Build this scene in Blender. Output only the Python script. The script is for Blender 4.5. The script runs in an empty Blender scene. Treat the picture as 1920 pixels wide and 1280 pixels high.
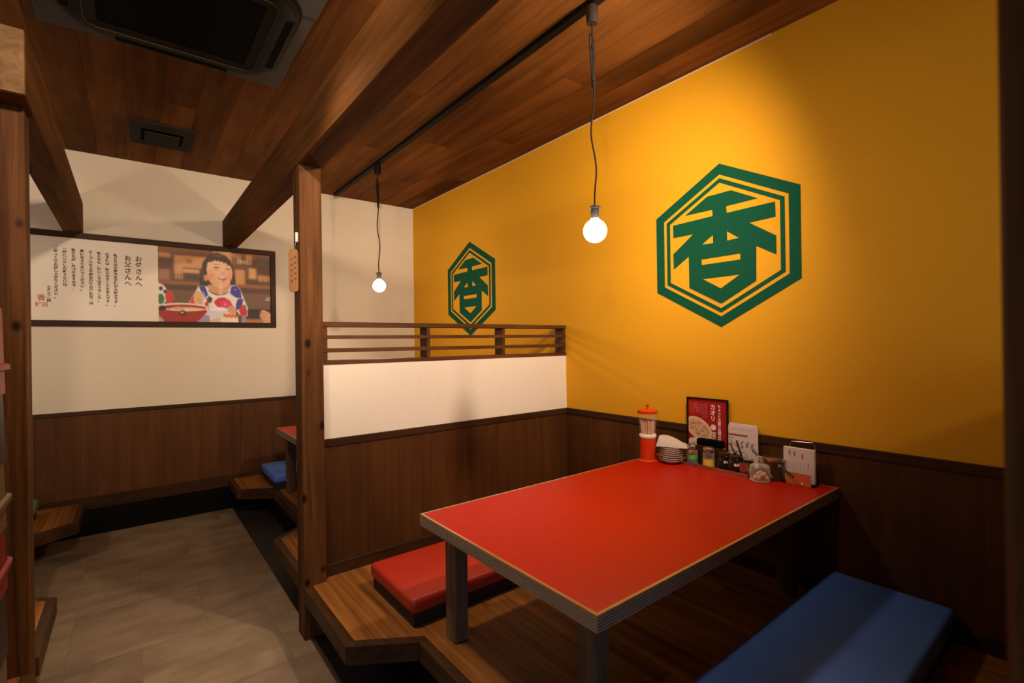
import bpy, bmesh, math, random
import numpy as np
from mathutils import Vector, Matrix

random.seed(7)
SC = bpy.context.scene
COL = SC.collection

# ------------------------------------------------------------------ camera, world, lights, exposure
cam_d = bpy.data.cameras.new('camera')
cam_d.lens = 910.17 / 1920 * 36.0
cam_d.sensor_width = 36.0
cam_d.clip_start = 0.02
cam_d.dof.use_dof = True
cam_d.dof.focus_distance = 2.6
cam_d.dof.aperture_fstop = 3.2
cam = bpy.data.objects.new('camera', cam_d)
COL.objects.link(cam)
R = Matrix(((0.786693, 0.010173, -0.617261), (-0.617189, -0.009509, -0.786758), (-0.013873, 0.999903, -0.001202)))
cam.matrix_world = Matrix.Translation((0, 0, 1.2)) @ R.to_4x4()
SC.camera = cam

world = bpy.data.worlds.new('world')
world.use_nodes = True
world.node_tree.nodes['Background'].inputs[0].default_value = (0.02, 0.015, 0.01, 1)
world.node_tree.nodes['Background'].inputs[1].default_value = 0.3
SC.world = world

SC.view_settings.view_transform = 'Standard'
SC.view_settings.look = 'None'
SC.view_settings.gamma = 1.0
SC.view_settings.use_curve_mapping = False
SC.view_settings.exposure = 0.0

WARM = (1.0, 0.75, 0.53)
BULB_W = 138.0


def spot(name, loc, target, watts, angle, blend=0.6, size=0.04, col=WARM):
    d = bpy.data.lights.new(name, 'SPOT')
    d.energy = watts
    d.color = col
    d.spot_size = math.radians(angle)
    d.spot_blend = blend
    d.shadow_soft_size = size
    o = bpy.data.objects.new(name, d)
    o.location = loc
    o.rotation_euler = (Vector(target) - Vector(loc)).to_track_quat('-Z', 'Y').to_euler()
    COL.objects.link(o)
    return o


def point(name, loc, watts, size=0.04, col=WARM):
    d = bpy.data.lights.new(name, 'POINT')
    d.energy = watts
    d.color = col
    d.shadow_soft_size = size
    o = bpy.data.objects.new(name, d)
    o.location = loc
    COL.objects.link(o)
    return o


# spotlights on the tracks (all just above the frame) and dim daylight from the entrance behind the camera
def aim(loc, az, el):
    az, el = math.radians(az), math.radians(el)
    return Vector(loc) + Vector((math.cos(az) * math.cos(el), math.sin(az) * math.cos(el), math.sin(el)))


Q = (1.35, 0.60, 2.25)
spot('spot_right_track', Q, aim(Q, 88, -25), 100, 150, 0.85, 0.05)
A1 = (0.13, 0.35, 2.25)
spot('spot_aisle', A1, aim(A1, 86, -3), 165, 76, 0.8, 0.045)
A2 = (0.24, 1.60, 2.43)
spot('spot_aisle_down', A2, aim(A2, 270, -84), 72, 84, 0.8, 0.05)
spot('spot_left_track', (-1.05, -0.66, 2.24), (0.54, 1.15, 2.03), 70, 44, 0.9, 0.04)
ad = bpy.data.lights.new('daylight_entrance', 'AREA')
ad.shape = 'RECTANGLE'
ad.size, ad.size_y = 0.9, 1.1
ad.energy = 16
ad.color = (0.42, 0.62, 1.0)
ao = bpy.data.objects.new('daylight_entrance', ad)
ao.location = (-1.25, -2.0, 1.05)
ao.rotation_euler = (Vector((1.3, 0.75, 0.6)) - ao.location).to_track_quat('-Z', 'Y').to_euler()
COL.objects.link(ao)

# ------------------------------------------------------------------ material helpers


def lin(h):
    h = h.lstrip('#')
    r = []
    for i in (0, 2, 4):
        c = int(h[i:i + 2], 16) / 255
        r.append(c / 12.92 if c <= 0.04045 else ((c + 0.055) / 1.055) ** 2.4)
    return tuple(r) + (1,)


def rgba(c):
    return lin(c) if isinstance(c, str) else tuple(c) + (1,)


def base_mat(name):
    m = bpy.data.materials.new(name)
    m.use_nodes = True
    nt = m.node_tree
    return m, nt, nt.nodes['Principled BSDF']


def plain(name, c, rough=0.5, metal=0.0, noise=0.06, nscale=30, bump=0.0, spec=0.5, coat=0.0):
    m, nt, b = base_mat(name)
    b.inputs['Roughness'].default_value = rough
    b.inputs['Metallic'].default_value = metal
    b.inputs['Specular IOR Level'].default_value = spec
    if coat:
        b.inputs['Coat Weight'].default_value = coat
    c = rgba(c)
    geo = nt.nodes.new('ShaderNodeNewGeometry')
    n = nt.nodes.new('ShaderNodeTexNoise')
    n.inputs['Scale'].default_value = nscale
    n.inputs['Detail'].default_value = 4
    nt.links.new(geo.outputs['Position'], n.inputs['Vector'])
    ramp = nt.nodes.new('ShaderNodeValToRGB')
    ramp.color_ramp.elements[0].position = 0.3
    ramp.color_ramp.elements[1].position = 0.7
    ramp.color_ramp.elements[0].color = tuple(x * (1 - noise) for x in c[:3]) + (1,)
    ramp.color_ramp.elements[1].color = tuple(min(1, x * (1 + noise)) for x in c[:3]) + (1,)
    nt.links.new(n.outputs['Fac'], ramp.inputs['Fac'])
    nt.links.new(ramp.outputs['Color'], b.inputs['Base Color'])
    if bump:
        bp = nt.nodes.new('ShaderNodeBump')
        bp.inputs['Strength'].default_value = bump
        bp.inputs['Distance'].default_value = 0.002
        nt.links.new(n.outputs['Fac'], bp.inputs['Height'])
        nt.links.new(bp.outputs['Normal'], b.inputs['Normal'])
    return m


def wood(name, dark, light, axis='Z', across=24, along=1.3, rough=0.5, var=0.18, knots=0.0, spec=0.16, coat=0.0, big=0.35):
    m, nt, b = base_mat(name)
    L = nt.links.new
    b.inputs['Roughness'].default_value = rough
    b.inputs['Specular IOR Level'].default_value = spec
    if coat:
        b.inputs['Coat Weight'].default_value = coat
        b.inputs['Coat Roughness'].default_value = 0.25
    geo = nt.nodes.new('ShaderNodeNewGeometry')
    oi = nt.nodes.new('ShaderNodeObjectInfo')
    mul = nt.nodes.new('ShaderNodeVectorMath'); mul.operation = 'MULTIPLY_ADD'
    cmb = nt.nodes.new('ShaderNodeCombineXYZ')
    for k in range(3):
        L(oi.outputs['Random'], cmb.inputs[k])
    L(cmb.outputs[0], mul.inputs[0])
    mul.inputs[1].default_value = (7.3, 11.1, 5.7)
    L(geo.outputs['Position'], mul.inputs[2])
    mp = nt.nodes.new('ShaderNodeMapping')
    s = [across] * 3
    s['XYZ'.index(axis)] = along
    mp.inputs['Scale'].default_value = s
    L(mul.outputs[0], mp.inputs['Vector'])
    n = nt.nodes.new('ShaderNodeTexNoise')
    n.inputs['Scale'].default_value = 1.0
    n.inputs['Detail'].default_value = 8
    n.inputs['Roughness'].default_value = 0.65
    n.inputs['Distortion'].default_value = 0.6
    L(mp.outputs[0], n.inputs['Vector'])
    mp2 = nt.nodes.new('ShaderNodeMapping')
    s2 = [across * 0.14] * 3
    s2['XYZ'.index(axis)] = along * 1.1
    mp2.inputs['Scale'].default_value = s2
    L(mul.outputs[0], mp2.inputs['Vector'])
    n2 = nt.nodes.new('ShaderNodeTexNoise')
    n2.inputs['Scale'].default_value = 1.0
    n2.inputs['Detail'].default_value = 3
    L(mp2.outputs[0], n2.inputs['Vector'])
    ramp = nt.nodes.new('ShaderNodeValToRGB')
    ramp.color_ramp.elements[0].position = 0.32
    ramp.color_ramp.elements[1].position = 0.68
    ramp.color_ramp.elements[0].color = rgba(dark)
    ramp.color_ramp.elements[1].color = rgba(light)
    L(n.outputs['Fac'], ramp.inputs['Fac'])
    # large mottling and per-piece tone
    mr = nt.nodes.new('ShaderNodeMapRange')
    mr.inputs['From Min'].default_value = 0.3
    mr.inputs['From Max'].default_value = 0.7
    mr.inputs['To Min'].default_value = 1 - big
    mr.inputs['To Max'].default_value = 1 + big * 0.6
    L(n2.outputs['Fac'], mr.inputs['Value'])
    mr2 = nt.nodes.new('ShaderNodeMapRange')
    mr2.inputs['To Min'].default_value = 1 - var
    mr2.inputs['To Max'].default_value = 1 + var
    L(oi.outputs['Random'], mr2.inputs['Value'])
    mm = nt.nodes.new('ShaderNodeMath'); mm.operation = 'MULTIPLY'
    L(mr.outputs[0], mm.inputs[0]); L(mr2.outputs[0], mm.inputs[1])
    last = mm.outputs[0]
    if knots:
        mp3 = nt.nodes.new('ShaderNodeMapping')
        s3 = [11.0] * 3
        s3['XYZ'.index(axis)] = 7.0
        mp3.inputs['Scale'].default_value = s3
        L(mul.outputs[0], mp3.inputs['Vector'])
        v = nt.nodes.new('ShaderNodeTexVoronoi')
        v.inputs['Scale'].default_value = 1.0
        L(mp3.outputs[0], v.inputs['Vector'])
        mr3 = nt.nodes.new('ShaderNodeMapRange')
        mr3.inputs['From Min'].default_value = 0.09
        mr3.inputs['From Max'].default_value = 0.18
        mr3.inputs['To Min'].default_value = 1 - knots
        mr3.inputs['To Max'].default_value = 1.0
        L(v.outputs['Distance'], mr3.inputs['Value'])
        m2 = nt.nodes.new('ShaderNodeMath'); m2.operation = 'MULTIPLY'
        L(last, m2.inputs[0]); L(mr3.outputs[0], m2.inputs[1])
        last = m2.outputs[0]
    vm = nt.nodes.new('ShaderNodeVectorMath'); vm.operation = 'SCALE'
    L(ramp.outputs['Color'], vm.inputs[0]); L(last, vm.inputs['Scale'])
    L(vm.outputs[0], b.inputs['Base Color'])
    bp = nt.nodes.new('ShaderNodeBump')
    bp.inputs['Strength'].default_value = 0.12
    bp.inputs['Distance'].default_value = 0.001
    L(n.outputs['Fac'], bp.inputs['Height'])
    L(bp.outputs['Normal'], b.inputs['Normal'])
    return m


def wallpaper(name, c, rough=0.75, weave=420, bump=0.18, spec=0.25):
    """painted woven wall covering: two crossed fine thread patterns"""
    m, nt, b = base_mat(name)
    L = nt.links.new
    b.inputs['Roughness'].default_value = rough
    b.inputs['Specular IOR Level'].default_value = spec
    geo = nt.nodes.new('ShaderNodeNewGeometry')
    outs = []
    for sc in ((60, 60, weave), (weave, weave, 60)):
        mp = nt.nodes.new('ShaderNodeMapping')
        mp.inputs['Scale'].default_value = sc
        L(geo.outputs['Position'], mp.inputs['Vector'])
        n = nt.nodes.new('ShaderNodeTexNoise')
        n.inputs['Scale'].default_value = 1
        n.inputs['Detail'].default_value = 2
        L(mp.outputs[0], n.inputs['Vector'])
        outs.append(n.outputs['Fac'])
    add = nt.nodes.new('ShaderNodeMath'); add.operation = 'ADD'
    L(outs[0], add.inputs[0]); L(outs[1], add.inputs[1])
    bp = nt.nodes.new('ShaderNodeBump')
    bp.inputs['Strength'].default_value = bump
    bp.inputs['Distance'].default_value = 0.001
    L(add.outputs[0], bp.inputs['Height'])
    L(bp.outputs['Normal'], b.inputs['Normal'])
    mr = nt.nodes.new('ShaderNodeMapRange')
    mr.inputs['From Min'].default_value = 0.6
    mr.inputs['From Max'].default_value = 1.4
    mr.inputs['To Min'].default_value = 0.95
    mr.inputs['To Max'].default_value = 1.04
    L(add.outputs[0], mr.inputs['Value'])
    vm = nt.nodes.new('ShaderNodeVectorMath'); vm.operation = 'SCALE'
    vm.inputs[0].default_value = rgba(c)[:3]
    L(mr.outputs[0], vm.inputs['Scale'])
    L(vm.outputs[0], b.inputs['Base Color'])
    return m


def stone_tile(name, c1, c2):
    m, nt, b = base_mat(name)
    L = nt.links.new
    b.inputs['Roughness'].default_value = 0.55
    b.inputs['Specular IOR Level'].default_value = 0.35
    geo = nt.nodes.new('ShaderNodeNewGeometry')
    oi = nt.nodes.new('ShaderNodeObjectInfo')
    cmb = nt.nodes.new('ShaderNodeCombineXYZ')
    for k in range(3):
        L(oi.outputs['Random'], cmb.inputs[k])
    mul = nt.nodes.new('ShaderNodeVectorMath'); mul.operation = 'MULTIPLY_ADD'
    L(cmb.outputs[0], mul.inputs[0])
    mul.inputs[1].default_value = (9, 5, 3)
    L(geo.outputs['Position'], mul.inputs[2])
    mp = nt.nodes.new('ShaderNodeMapping')
    mp.inputs['Scale'].default_value = (2.6, 5.5, 3)
    L(mul.outputs[0], mp.inputs['Vector'])
    n = nt.nodes.new('ShaderNodeTexNoise')
    n.inputs['Scale'].default_value = 1.6
    n.inputs['Detail'].default_value = 8
    n.inputs['Roughness'].default_value = 0.6
    L(mp.outputs[0], n.inputs['Vector'])
    ramp = nt.nodes.new('ShaderNodeValToRGB')
    ramp.color_ramp.elements[0].position = 0.3
    ramp.color_ramp.elements[1].position = 0.7
    ramp.color_ramp.elements[0].color = rgba(c1)
    ramp.color_ramp.elements[1].color = rgba(c2)
    L(n.outputs['Fac'], ramp.inputs['Fac'])
    mr2 = nt.nodes.new('ShaderNodeMapRange')
    mr2.inputs['To Min'].default_value = 0.9
    mr2.inputs['To Max'].default_value = 1.1
    L(oi.outputs['Random'], mr2.inputs['Value'])
    vm = nt.nodes.new('ShaderNodeVectorMath'); vm.operation = 'SCALE'
    L(ramp.outputs['Color'], vm.inputs[0]); L(mr2.outputs[0], vm.inputs['Scale'])
    L(vm.outputs[0], b.inputs['Base Color'])
    return m


def glass(name, tint=(1, 1, 1), alpha=0.16, rough=0.05):
    """thin clear plastic or glass: mostly transparent with a gloss"""
    m, nt, b = base_mat(name)
    L = nt.links.new
    out = nt.nodes['Material Output']
    b.inputs['Base Color'].default_value = tuple(tint) + (1,)
    b.inputs['Roughness'].default_value = rough
    tr = nt.nodes.new('ShaderNodeBsdfTransparent')
    tr.inputs[0].default_value = tuple(tint) + (1,)
    mix = nt.nodes.new('ShaderNodeMixShader')
    lw = nt.nodes.new('ShaderNodeLayerWeight')
    lw.inputs['Blend'].default_value = 0.35
    mr = nt.nodes.new('ShaderNodeMapRange')
    mr.inputs['To Min'].default_value = alpha * 0.6
    mr.inputs['To Max'].default_value = min(1, alpha * 3.5)
    L(lw.outputs['Facing'], mr.inputs['Value'])
    L(mr.outputs[0], mix.inputs[0])
    L(tr.outputs[0], mix.inputs[1])
    L(b.outputs[0], mix.inputs[2])
    L(mix.outputs[0], out.inputs['Surface'])
    return m


def emitter(name, c, s):
    m, nt, b = base_mat(name)
    b.inputs['Base Color'].default_value = (1, 1, 1, 1)
    b.inputs['Emission Color'].default_value = tuple(c) + (1,)
    b.inputs['Emission Strength'].default_value = s
    return m


def print_mat(name, rough=0.45):
    m, nt, b = base_mat(name)
    a = nt.nodes.new('ShaderNodeAttribute')
    a.attribute_name = 'print'
    nt.links.new(a.outputs['Color'], b.inputs['Base Color'])
    b.inputs['Roughness'].default_value = rough
    b.inputs['Specular IOR Level'].default_value = 0.3
    return m


M = {}
M['yellow'] = wallpaper('yellow_wall_covering', (0.76, 0.375, 0.012))
M['cream'] = wallpaper('cream_wall_covering', (0.74, 0.66, 0.53))
M['white_panel'] = wallpaper('white_partition_covering', (0.88, 0.81, 0.70))
M['post'] = wood('stained_post_wood', (0.042, 0.0155, 0.0043), (0.150, 0.060, 0.0175), 'Z', across=34, along=1.6, knots=0.85, var=0.05, rough=0.6, spec=0.1)
M['beam'] = wood('stained_beam_wood', (0.060, 0.023, 0.0055), (0.150, 0.060, 0.0150), 'Y', across=22, along=1.0, var=0.05, rough=0.8, spec=0.06)
M['endgrain'] = wood('beam_end_grain', (0.11, 0.06, 0.026), (0.23, 0.135, 0.06), 'Y', across=26, along=20, var=0.05, rough=0.7)
M['ceiling'] = wood('ceiling_plank_wood', (0.100, 0.035, 0.006), (0.190, 0.074, 0.016), 'Y', across=16, along=1.1, var=0.16, rough=0.75, big=0.45, spec=0.08)
M['deck'] = wood('platform_deck_wood', (0.140, 0.050, 0.010), (0.380, 0.155, 0.036), 'Y', across=30, along=0.9, var=0.14, rough=0.42, big=0.25)
M['nosing'] = wood('platform_edge_wood', (0.036, 0.016, 0.0055), (0.085, 0.040, 0.0145), 'Y', across=26, along=1.5, var=0.06, rough=0.45)
M['wain'] = wood('wainscot_plywood', (0.065, 0.023, 0.0055), (0.115, 0.042, 0.0105), 'Z', across=20, along=1.1, var=0.10, rough=0.55, big=0.3)
M['trim_wood_x'] = wood('dark_trim_wood_x', (0.030, 0.012, 0.0042), (0.062, 0.025, 0.0085), 'X', across=30, along=1.5, var=0.06)
M['trim_wood_y'] = wood('dark_trim_wood_y', (0.030, 0.012, 0.0042), (0.062, 0.025, 0.0085), 'Y', across=30, along=1.5, var=0.06)
M['lattice'] = wood('lattice_wood', (0.070, 0.026, 0.009), (0.140, 0.054, 0.019), 'X', across=34, along=1.8, var=0.05)
M['leg'] = wood('table_leg_walnut', (0.070, 0.040, 0.020), (0.180, 0.102, 0.053), 'Z', across=40, along=1.8, var=0.12, rough=0.5)
M['edge_ply'] = wood('table_edge_wood', (0.26, 0.185, 0.125), (0.38, 0.275, 0.19), 'Y', across=60, along=1.2, var=0.02, rough=0.45, big=0.1)
M['edge_trim'] = wood('table_edge_trim', (0.36, 0.19, 0.065), (0.48, 0.27, 0.100), 'Y', across=60, along=1.2, var=0.02, rough=0.13, big=0.1, spec=0.9)
M['red_top'] = plain('red_laminate', (0.43, 0.0100, 0.0010), rough=0.42, noise=0.03, spec=0.22)
M['red_vinyl'] = plain('red_vinyl', (0.42, 0.026, 0.010), rough=0.42, noise=0.05, nscale=9, bump=0.05)
M['blue_vinyl'] = plain('blue_vinyl', (0.080, 0.205, 0.70), rough=0.42, noise=0.05, nscale=9, bump=0.05)
M['green_vinyl'] = plain('green_vinyl', (0.10, 0.28, 0.16), rough=0.42, noise=0.05, nscale=9)
M['black_base'] = plain('black_bench_base', (0.010, 0.008, 0.007), rough=0.6)
M['kick'] = plain('black_kick_board', (0.005, 0.004, 0.003), rough=0.7, spec=0.1)
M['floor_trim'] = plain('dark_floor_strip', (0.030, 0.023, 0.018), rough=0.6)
M['tile'] = stone_tile('stone_look_tile', (0.185, 0.130, 0.086), (0.340, 0.247, 0.166))
M['grout'] = plain('tile_joint', (0.16, 0.12, 0.085), rough=0.8)
M['green'] = plain('green_emblem_paint', (0.005, 0.080, 0.042), rough=0.7, noise=0.05, spec=0.1)
M['pale'] = plain('pale_edge_paper', (0.72, 0.6, 0.48), rough=0.7)
M['metal_black'] = plain('black_metal', (0.007, 0.006, 0.005), rough=0.6, spec=0.12)
M['metal_grey'] = plain('dark_bronze_metal', (0.055, 0.046, 0.038), rough=0.35, metal=0.7)
M['cord'] = plain('black_cord', (0.010, 0.008, 0.007), rough=0.7, spec=0.1)
M['socket'] = plain('black_socket', (0.018, 0.018, 0.018), rough=0.35)
M['bulb'] = emitter('lit_frosted_bulb', (1.0, 0.78, 0.54), BULB_W)
M['ac_plate'] = plain('grey_air_conditioner_plate', (0.06, 0.056, 0.053), rough=0.6, spec=0.2)
M['ac_black'] = plain('brown_black_plastic', (0.0040, 0.0030, 0.0020), rough=0.5, spec=0.08)
M['ac_dark'] = plain('air_conditioner_grille', (0.002, 0.0016, 0.0014), rough=0.7, spec=0.04)
M['ac_trim'] = plain('bronze_trim_line', (0.07, 0.045, 0.015), rough=0.35, metal=0.6)
M['vent'] = plain('dark_grey_vent', (0.018, 0.015, 0.012), rough=0.7, spec=0.1)
M['paper'] = plain('poster_paper', (0.86, 0.79, 0.69), rough=0.6, noise=0.03, nscale=4)
M['ink'] = plain('dark_brown_ink', (0.06, 0.035, 0.025), rough=0.7)
M['red_ink'] = plain('red_stamp_ink', (0.55, 0.10, 0.06), rough=0.7)
M['white_ink'] = plain('white_print', (0.80, 0.70, 0.64), rough=0.6)
M['print'] = print_mat('colour_print')
M['tag'] = wood('pale_tag_wood', (0.23, 0.100, 0.032), (0.33, 0.155, 0.055), 'Z', across=60, along=3, var=0.02, rough=0.5, big=0.1)
M['tag_ink'] = plain('burnt_tag_lettering', (0.16, 0.06, 0.02), rough=0.7)
M['white_plastic'] = plain('white_plastic', (0.80, 0.76, 0.70), rough=0.35)
M['orange_plastic'] = plain('orange_red_plastic', (0.62, 0.045, 0.006), rough=0.32)
M['red_plastic'] = plain('dark_red_plastic', (0.16, 0.007, 0.002), rough=0.4)
M['tan_plastic'] = plain('tan_plastic', (0.10, 0.055, 0.020), rough=0.4)
M['dark_plastic'] = plain('dark_brown_plastic', (0.012, 0.007, 0.004), rough=0.45)
M['clear'] = glass('clear_plastic', (1, 0.97, 0.92), 0.08)
M['glass'] = glass('clear_glass', (0.95, 0.92, 0.88), 0.15)
M['stick'] = wood('chopstick_wood', (0.66, 0.44, 0.26), (0.80, 0.58, 0.38), 'Z', across=120, along=6, var=0.1, big=0.1)
M['china'] = plain('white_china', (0.70, 0.62, 0.54), rough=0.25, noise=0.03)
M['cloth'] = plain('white_cloth', (0.56, 0.50, 0.43), rough=0.85, noise=0.05, nscale=20, bump=0.2)
M['steel'] = plain('stainless_steel', (0.50, 0.46, 0.42), rough=0.3, metal=1.0)
M['dark_sauce'] = plain('dark_soy_sauce', (0.014, 0.007, 0.004), rough=0.2)
M['brown_lid'] = plain('brown_lid', (0.040, 0.015, 0.006), rough=0.35)
M['teal'] = plain('teal_label', (0.02, 0.30, 0.28), rough=0.5)
M['lime'] = plain('green_label', (0.22, 0.48, 0.05), rough=0.5)
M['yellow_label'] = plain('yellow_label', (0.78, 0.60, 0.07), rough=0.5)
M['pepper'] = plain('ground_spice', (0.20, 0.08, 0.03), rough=0.9, noise=0.4, nscale=400)
M['chili'] = plain('red_chili_paste', (0.30, 0.040, 0.012), rough=0.45, noise=0.3, nscale=250)
M['garlic'] = plain('garlic_cloves', (0.62, 0.40, 0.20), rough=0.6)
M['spoon_wood'] = wood('spoon_wood', (0.22, 0.09, 0.03), (0.33, 0.14, 0.05), 'Z', across=80, along=5, var=0.05, big=0.1)
M['blue_tip'] = plain('blue_handle_end', (0.05, 0.08, 0.18), rough=0.5)
M['black_handle'] = plain('black_handle', (0.012, 0.012, 0.014), rough=0.3)
M['orange_card'] = plain('orange_card', (0.60, 0.14, 0.045), rough=0.55)
M['card'] = plain('white_card', (0.72, 0.66, 0.64), rough=0.55)
M['smoke'] = glass('smoky_plastic', (0.30, 0.20, 0.13), 0.30)
M['acrylic'] = glass('acrylic', (1, 1, 1), 0.10)

# ------------------------------------------------------------------ mesh helpers


class MB:
    def __init__(s):
        s.v = []
        s.f = []
        s.sm = False

    def add(s, vs, fs):
        b = len(s.v)
        s.v += [tuple(p) for p in vs]
        s.f += [tuple(i + b for i in q) for q in fs]
        return s

    def box(s, x0, x1, y0, y1, z0, z1):
        x0, x1 = min(x0, x1), max(x0, x1)
        y0, y1 = min(y0, y1), max(y0, y1)
        z0, z1 = min(z0, z1), max(z0, z1)
        return s.add([(x0, y0, z0), (x1, y0, z0), (x1, y1, z0), (x0, y1, z0), (x0, y0, z1), (x1, y0, z1), (x1, y1, z1), (x0, y1, z1)],
                     [(0, 3, 2, 1), (4, 5, 6, 7), (0, 1, 5, 4), (1, 2, 6, 5), (2, 3, 7, 6), (3, 0, 4, 7)])

    def prism(s, poly, a, b, axis='Z'):
        """poly: ccw list of 2d points; extruded from a to b along axis.  Z:(x,y)  X:(y,z)  Y:(x,z)"""
        n = len(poly)

        def p(q, h):
            return {'Z': (q[0], q[1], h), 'X': (h, q[0], q[1]), 'Y': (q[0], h, q[1])}[axis]
        vs = [p(q, a) for q in poly] + [p(q, b) for q in poly]
        fs = [tuple(range(n))[::-1], tuple(range(n, 2 * n))]
        fs += [(i, (i + 1) % n, n + (i + 1) % n, n + i) for i in range(n)]
        return s.add(vs, fs)

    def lathe(s, prof, c=(0, 0, 0), n=32, cap=True):
        """prof: list of (r,z) bottom to top"""
        vs, fs = [], []
        for r, z in prof:
            for k in range(n):
                a = 2 * math.pi * k / n
                vs.append((c[0] + r * math.cos(a), c[1] + r * math.sin(a), c[2] + z))
        for i in range(len(prof) - 1):
            for k in range(n):
                k2 = (k + 1) % n
                fs.append((i * n + k, i * n + k2, (i + 1) * n + k2, (i + 1) * n + k))
        if cap:
            fs.append(tuple(range(n))[::-1])
            fs.append(tuple((len(prof) - 1) * n + k for k in range(n)))
        s.sm = True
        return s.add(vs, fs)

    def tube(s, pts, r, n=8):
        pts = [Vector(p) for p in pts]
        rs = r if isinstance(r, (list, tuple)) else [r] * len(pts)
        vs, fs = [], []
        up = Vector((0.3, 0.9, 0.2)).normalized()
        for i, p in enumerate(pts):
            d = (pts[min(i + 1, len(pts) - 1)] - pts[max(i - 1, 0)]).normalized()
            a = d.cross(up)
            if a.length < 1e-3:
                a = d.cross(Vector((1, 0, 0)))
            a.normalize()
            b = d.cross(a)
            for k in range(n):
                t = 2 * math.pi * k / n
                vs.append(p + (a * math.cos(t) + b * math.sin(t)) * rs[i])
        for i in range(len(pts) - 1):
            for k in range(n):
                k2 = (k + 1) % n
                fs.append((i * n + k, i * n + k2, (i + 1) * n + k2, (i + 1) * n + k))
        fs.append(tuple(range(n))[::-1])
        fs.append(tuple((len(pts) - 1) * n + k for k in range(n)))
        s.sm = True
        return s.add(vs, fs)

    def xform(s, mat):
        s.v = [tuple(mat @ Vector(p)) for p in s.v]
        return s


def build(name, mb, mat, parent=None, bev=0.0, seg=1, smooth=None, angle=40):
    me = bpy.data.meshes.new(name)
    me.from_pydata(mb.v, [], mb.f)
    me.update()
    bm = bmesh.new()
    bm.from_mesh(me)
    bmesh.ops.recalc_face_normals(bm, faces=bm.faces)
    if bev:
        bmesh.ops.bevel(bm, geom=list(bm.edges), offset=bev, segments=seg, affect='EDGES', profile=0.5)
    bm.to_mesh(me)
    bm.free()
    if smooth if smooth is not None else (mb.sm or seg > 1):
        me.polygons.foreach_set('use_smooth', [True] * len(me.polygons))
        me.set_sharp_from_angle(angle=math.radians(angle))
    me.materials.append(M[mat] if isinstance(mat, str) else mat)
    o = bpy.data.objects.new(name, me)
    COL.objects.link(o)
    if parent is not None:
        o.parent = parent
        o.matrix_parent_inverse = Matrix.Translation(-Vector(parent.location)) if parent.type == 'EMPTY' else Matrix()
    return o


def tag(o, label, cat, group=None):
    o['label'] = label
    o['category'] = cat
    if group:
        o['group'] = group
    return o


def thing(name, label, cat, loc=(0, 0, 0), group=None):
    o = bpy.data.objects.new(name, None)
    o.empty_display_size = 0.05
    o.location = loc
    COL.objects.link(o)
    return tag(o, label, cat, group)


def struct(o):
    o['kind'] = 'structure'
    return o


def text_obj(name, body, size, mat, parent, origin, xdir, zdir, spacing=1.0, line=1.0, align='CENTER', bold=0.0, depth=0.0004):
    """flat lettering turned into a mesh; xdir = reading direction, zdir = up"""
    cu = bpy.data.curves.new(name, 'FONT')
    cu.body = body
    cu.size = size
    cu.align_x = align
    cu.space_line = line
    cu.space_character = spacing
    cu.offset = bold
    cu.extrude = depth
    cu.resolution_u = 2
    to = bpy.data.objects.new(name, cu)
    COL.objects.link(to)
    bpy.context.view_layer.update()
    dg = bpy.context.evaluated_depsgraph_get()
    me = bpy.data.meshes.new_from_object(to.evaluated_get(dg))
    bpy.data.objects.remove(to)
    bpy.data.curves.remove(cu)
    X = Vector(xdir).normalized(); Zv = Vector(zdir).normalized(); N = X.cross(Zv)
    mat4 = Matrix((X, Zv, N)).transposed().to_4x4()
    mat4.translation = Vector(origin)
    me.transform(mat4)
    me.materials.clear()
    me.materials.append(M[mat])
    o = bpy.data.objects.new(name, me)
    COL.objects.link(o)
    if parent is not None:
        o.parent = parent
        o.matrix_parent_inverse = Matrix.Translation(-Vector(parent.location)) if parent.type == 'EMPTY' else Matrix()
    return o


def column(s):
    return '\n'.join(s)


def print_grid(name, parent, origin, xdir, zdir, w, h, nx, nz, paint):
    """flat print: a fine grid sheet coloured by paint(u,v)->rgb (v up, arrays)"""
    X = Vector(xdir).normalized(); Zv = Vector(zdir).normalized(); O = Vector(origin)
    u, v = np.meshgrid(np.linspace(0, 1, nx), np.linspace(0, 1, nz))
    co = np.array(O)[None, None] + u[..., None] * w * np.array(X) + v[..., None] * h * np.array(Zv)
    idx = np.arange(nx * nz).reshape(nz, nx)
    q = np.stack([idx[:-1, :-1], idx[:-1, 1:], idx[1:, 1:], idx[1:, :-1]], -1).reshape(-1, 4)
    me = bpy.data.meshes.new(name)
    me.from_pydata(co.reshape(-1, 3).tolist(), [], q.tolist())
    rgb = np.clip(paint(u, v), 0, 1)
    at = me.color_attributes.new('print', 'FLOAT_COLOR', 'POINT')
    at.data.foreach_set('color', np.concatenate([rgb, np.ones(rgb.shape[:2] + (1,))], -1).reshape(-1).astype(np.float32))
    me.materials.append(M['print'])
    me.update()
    o = bpy.data.objects.new(name, me)
    COL.objects.link(o)
    o.parent = parent
    o.matrix_parent_inverse = Matrix.Translation(-Vector(parent.location)) if parent.type == 'EMPTY' else Matrix()
    return o


# ------------------------------------------------------------------ main dimensions (metres)
XW = 2.0856          # yellow wall
YB = 4.135           # back wall
XL = -1.786          # left wall
YF = -2.4            # wall behind the camera
ZC = 2.455           # ceiling
ZP = 0.215           # platform top
ZW = 0.797           # top of wainscot

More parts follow.
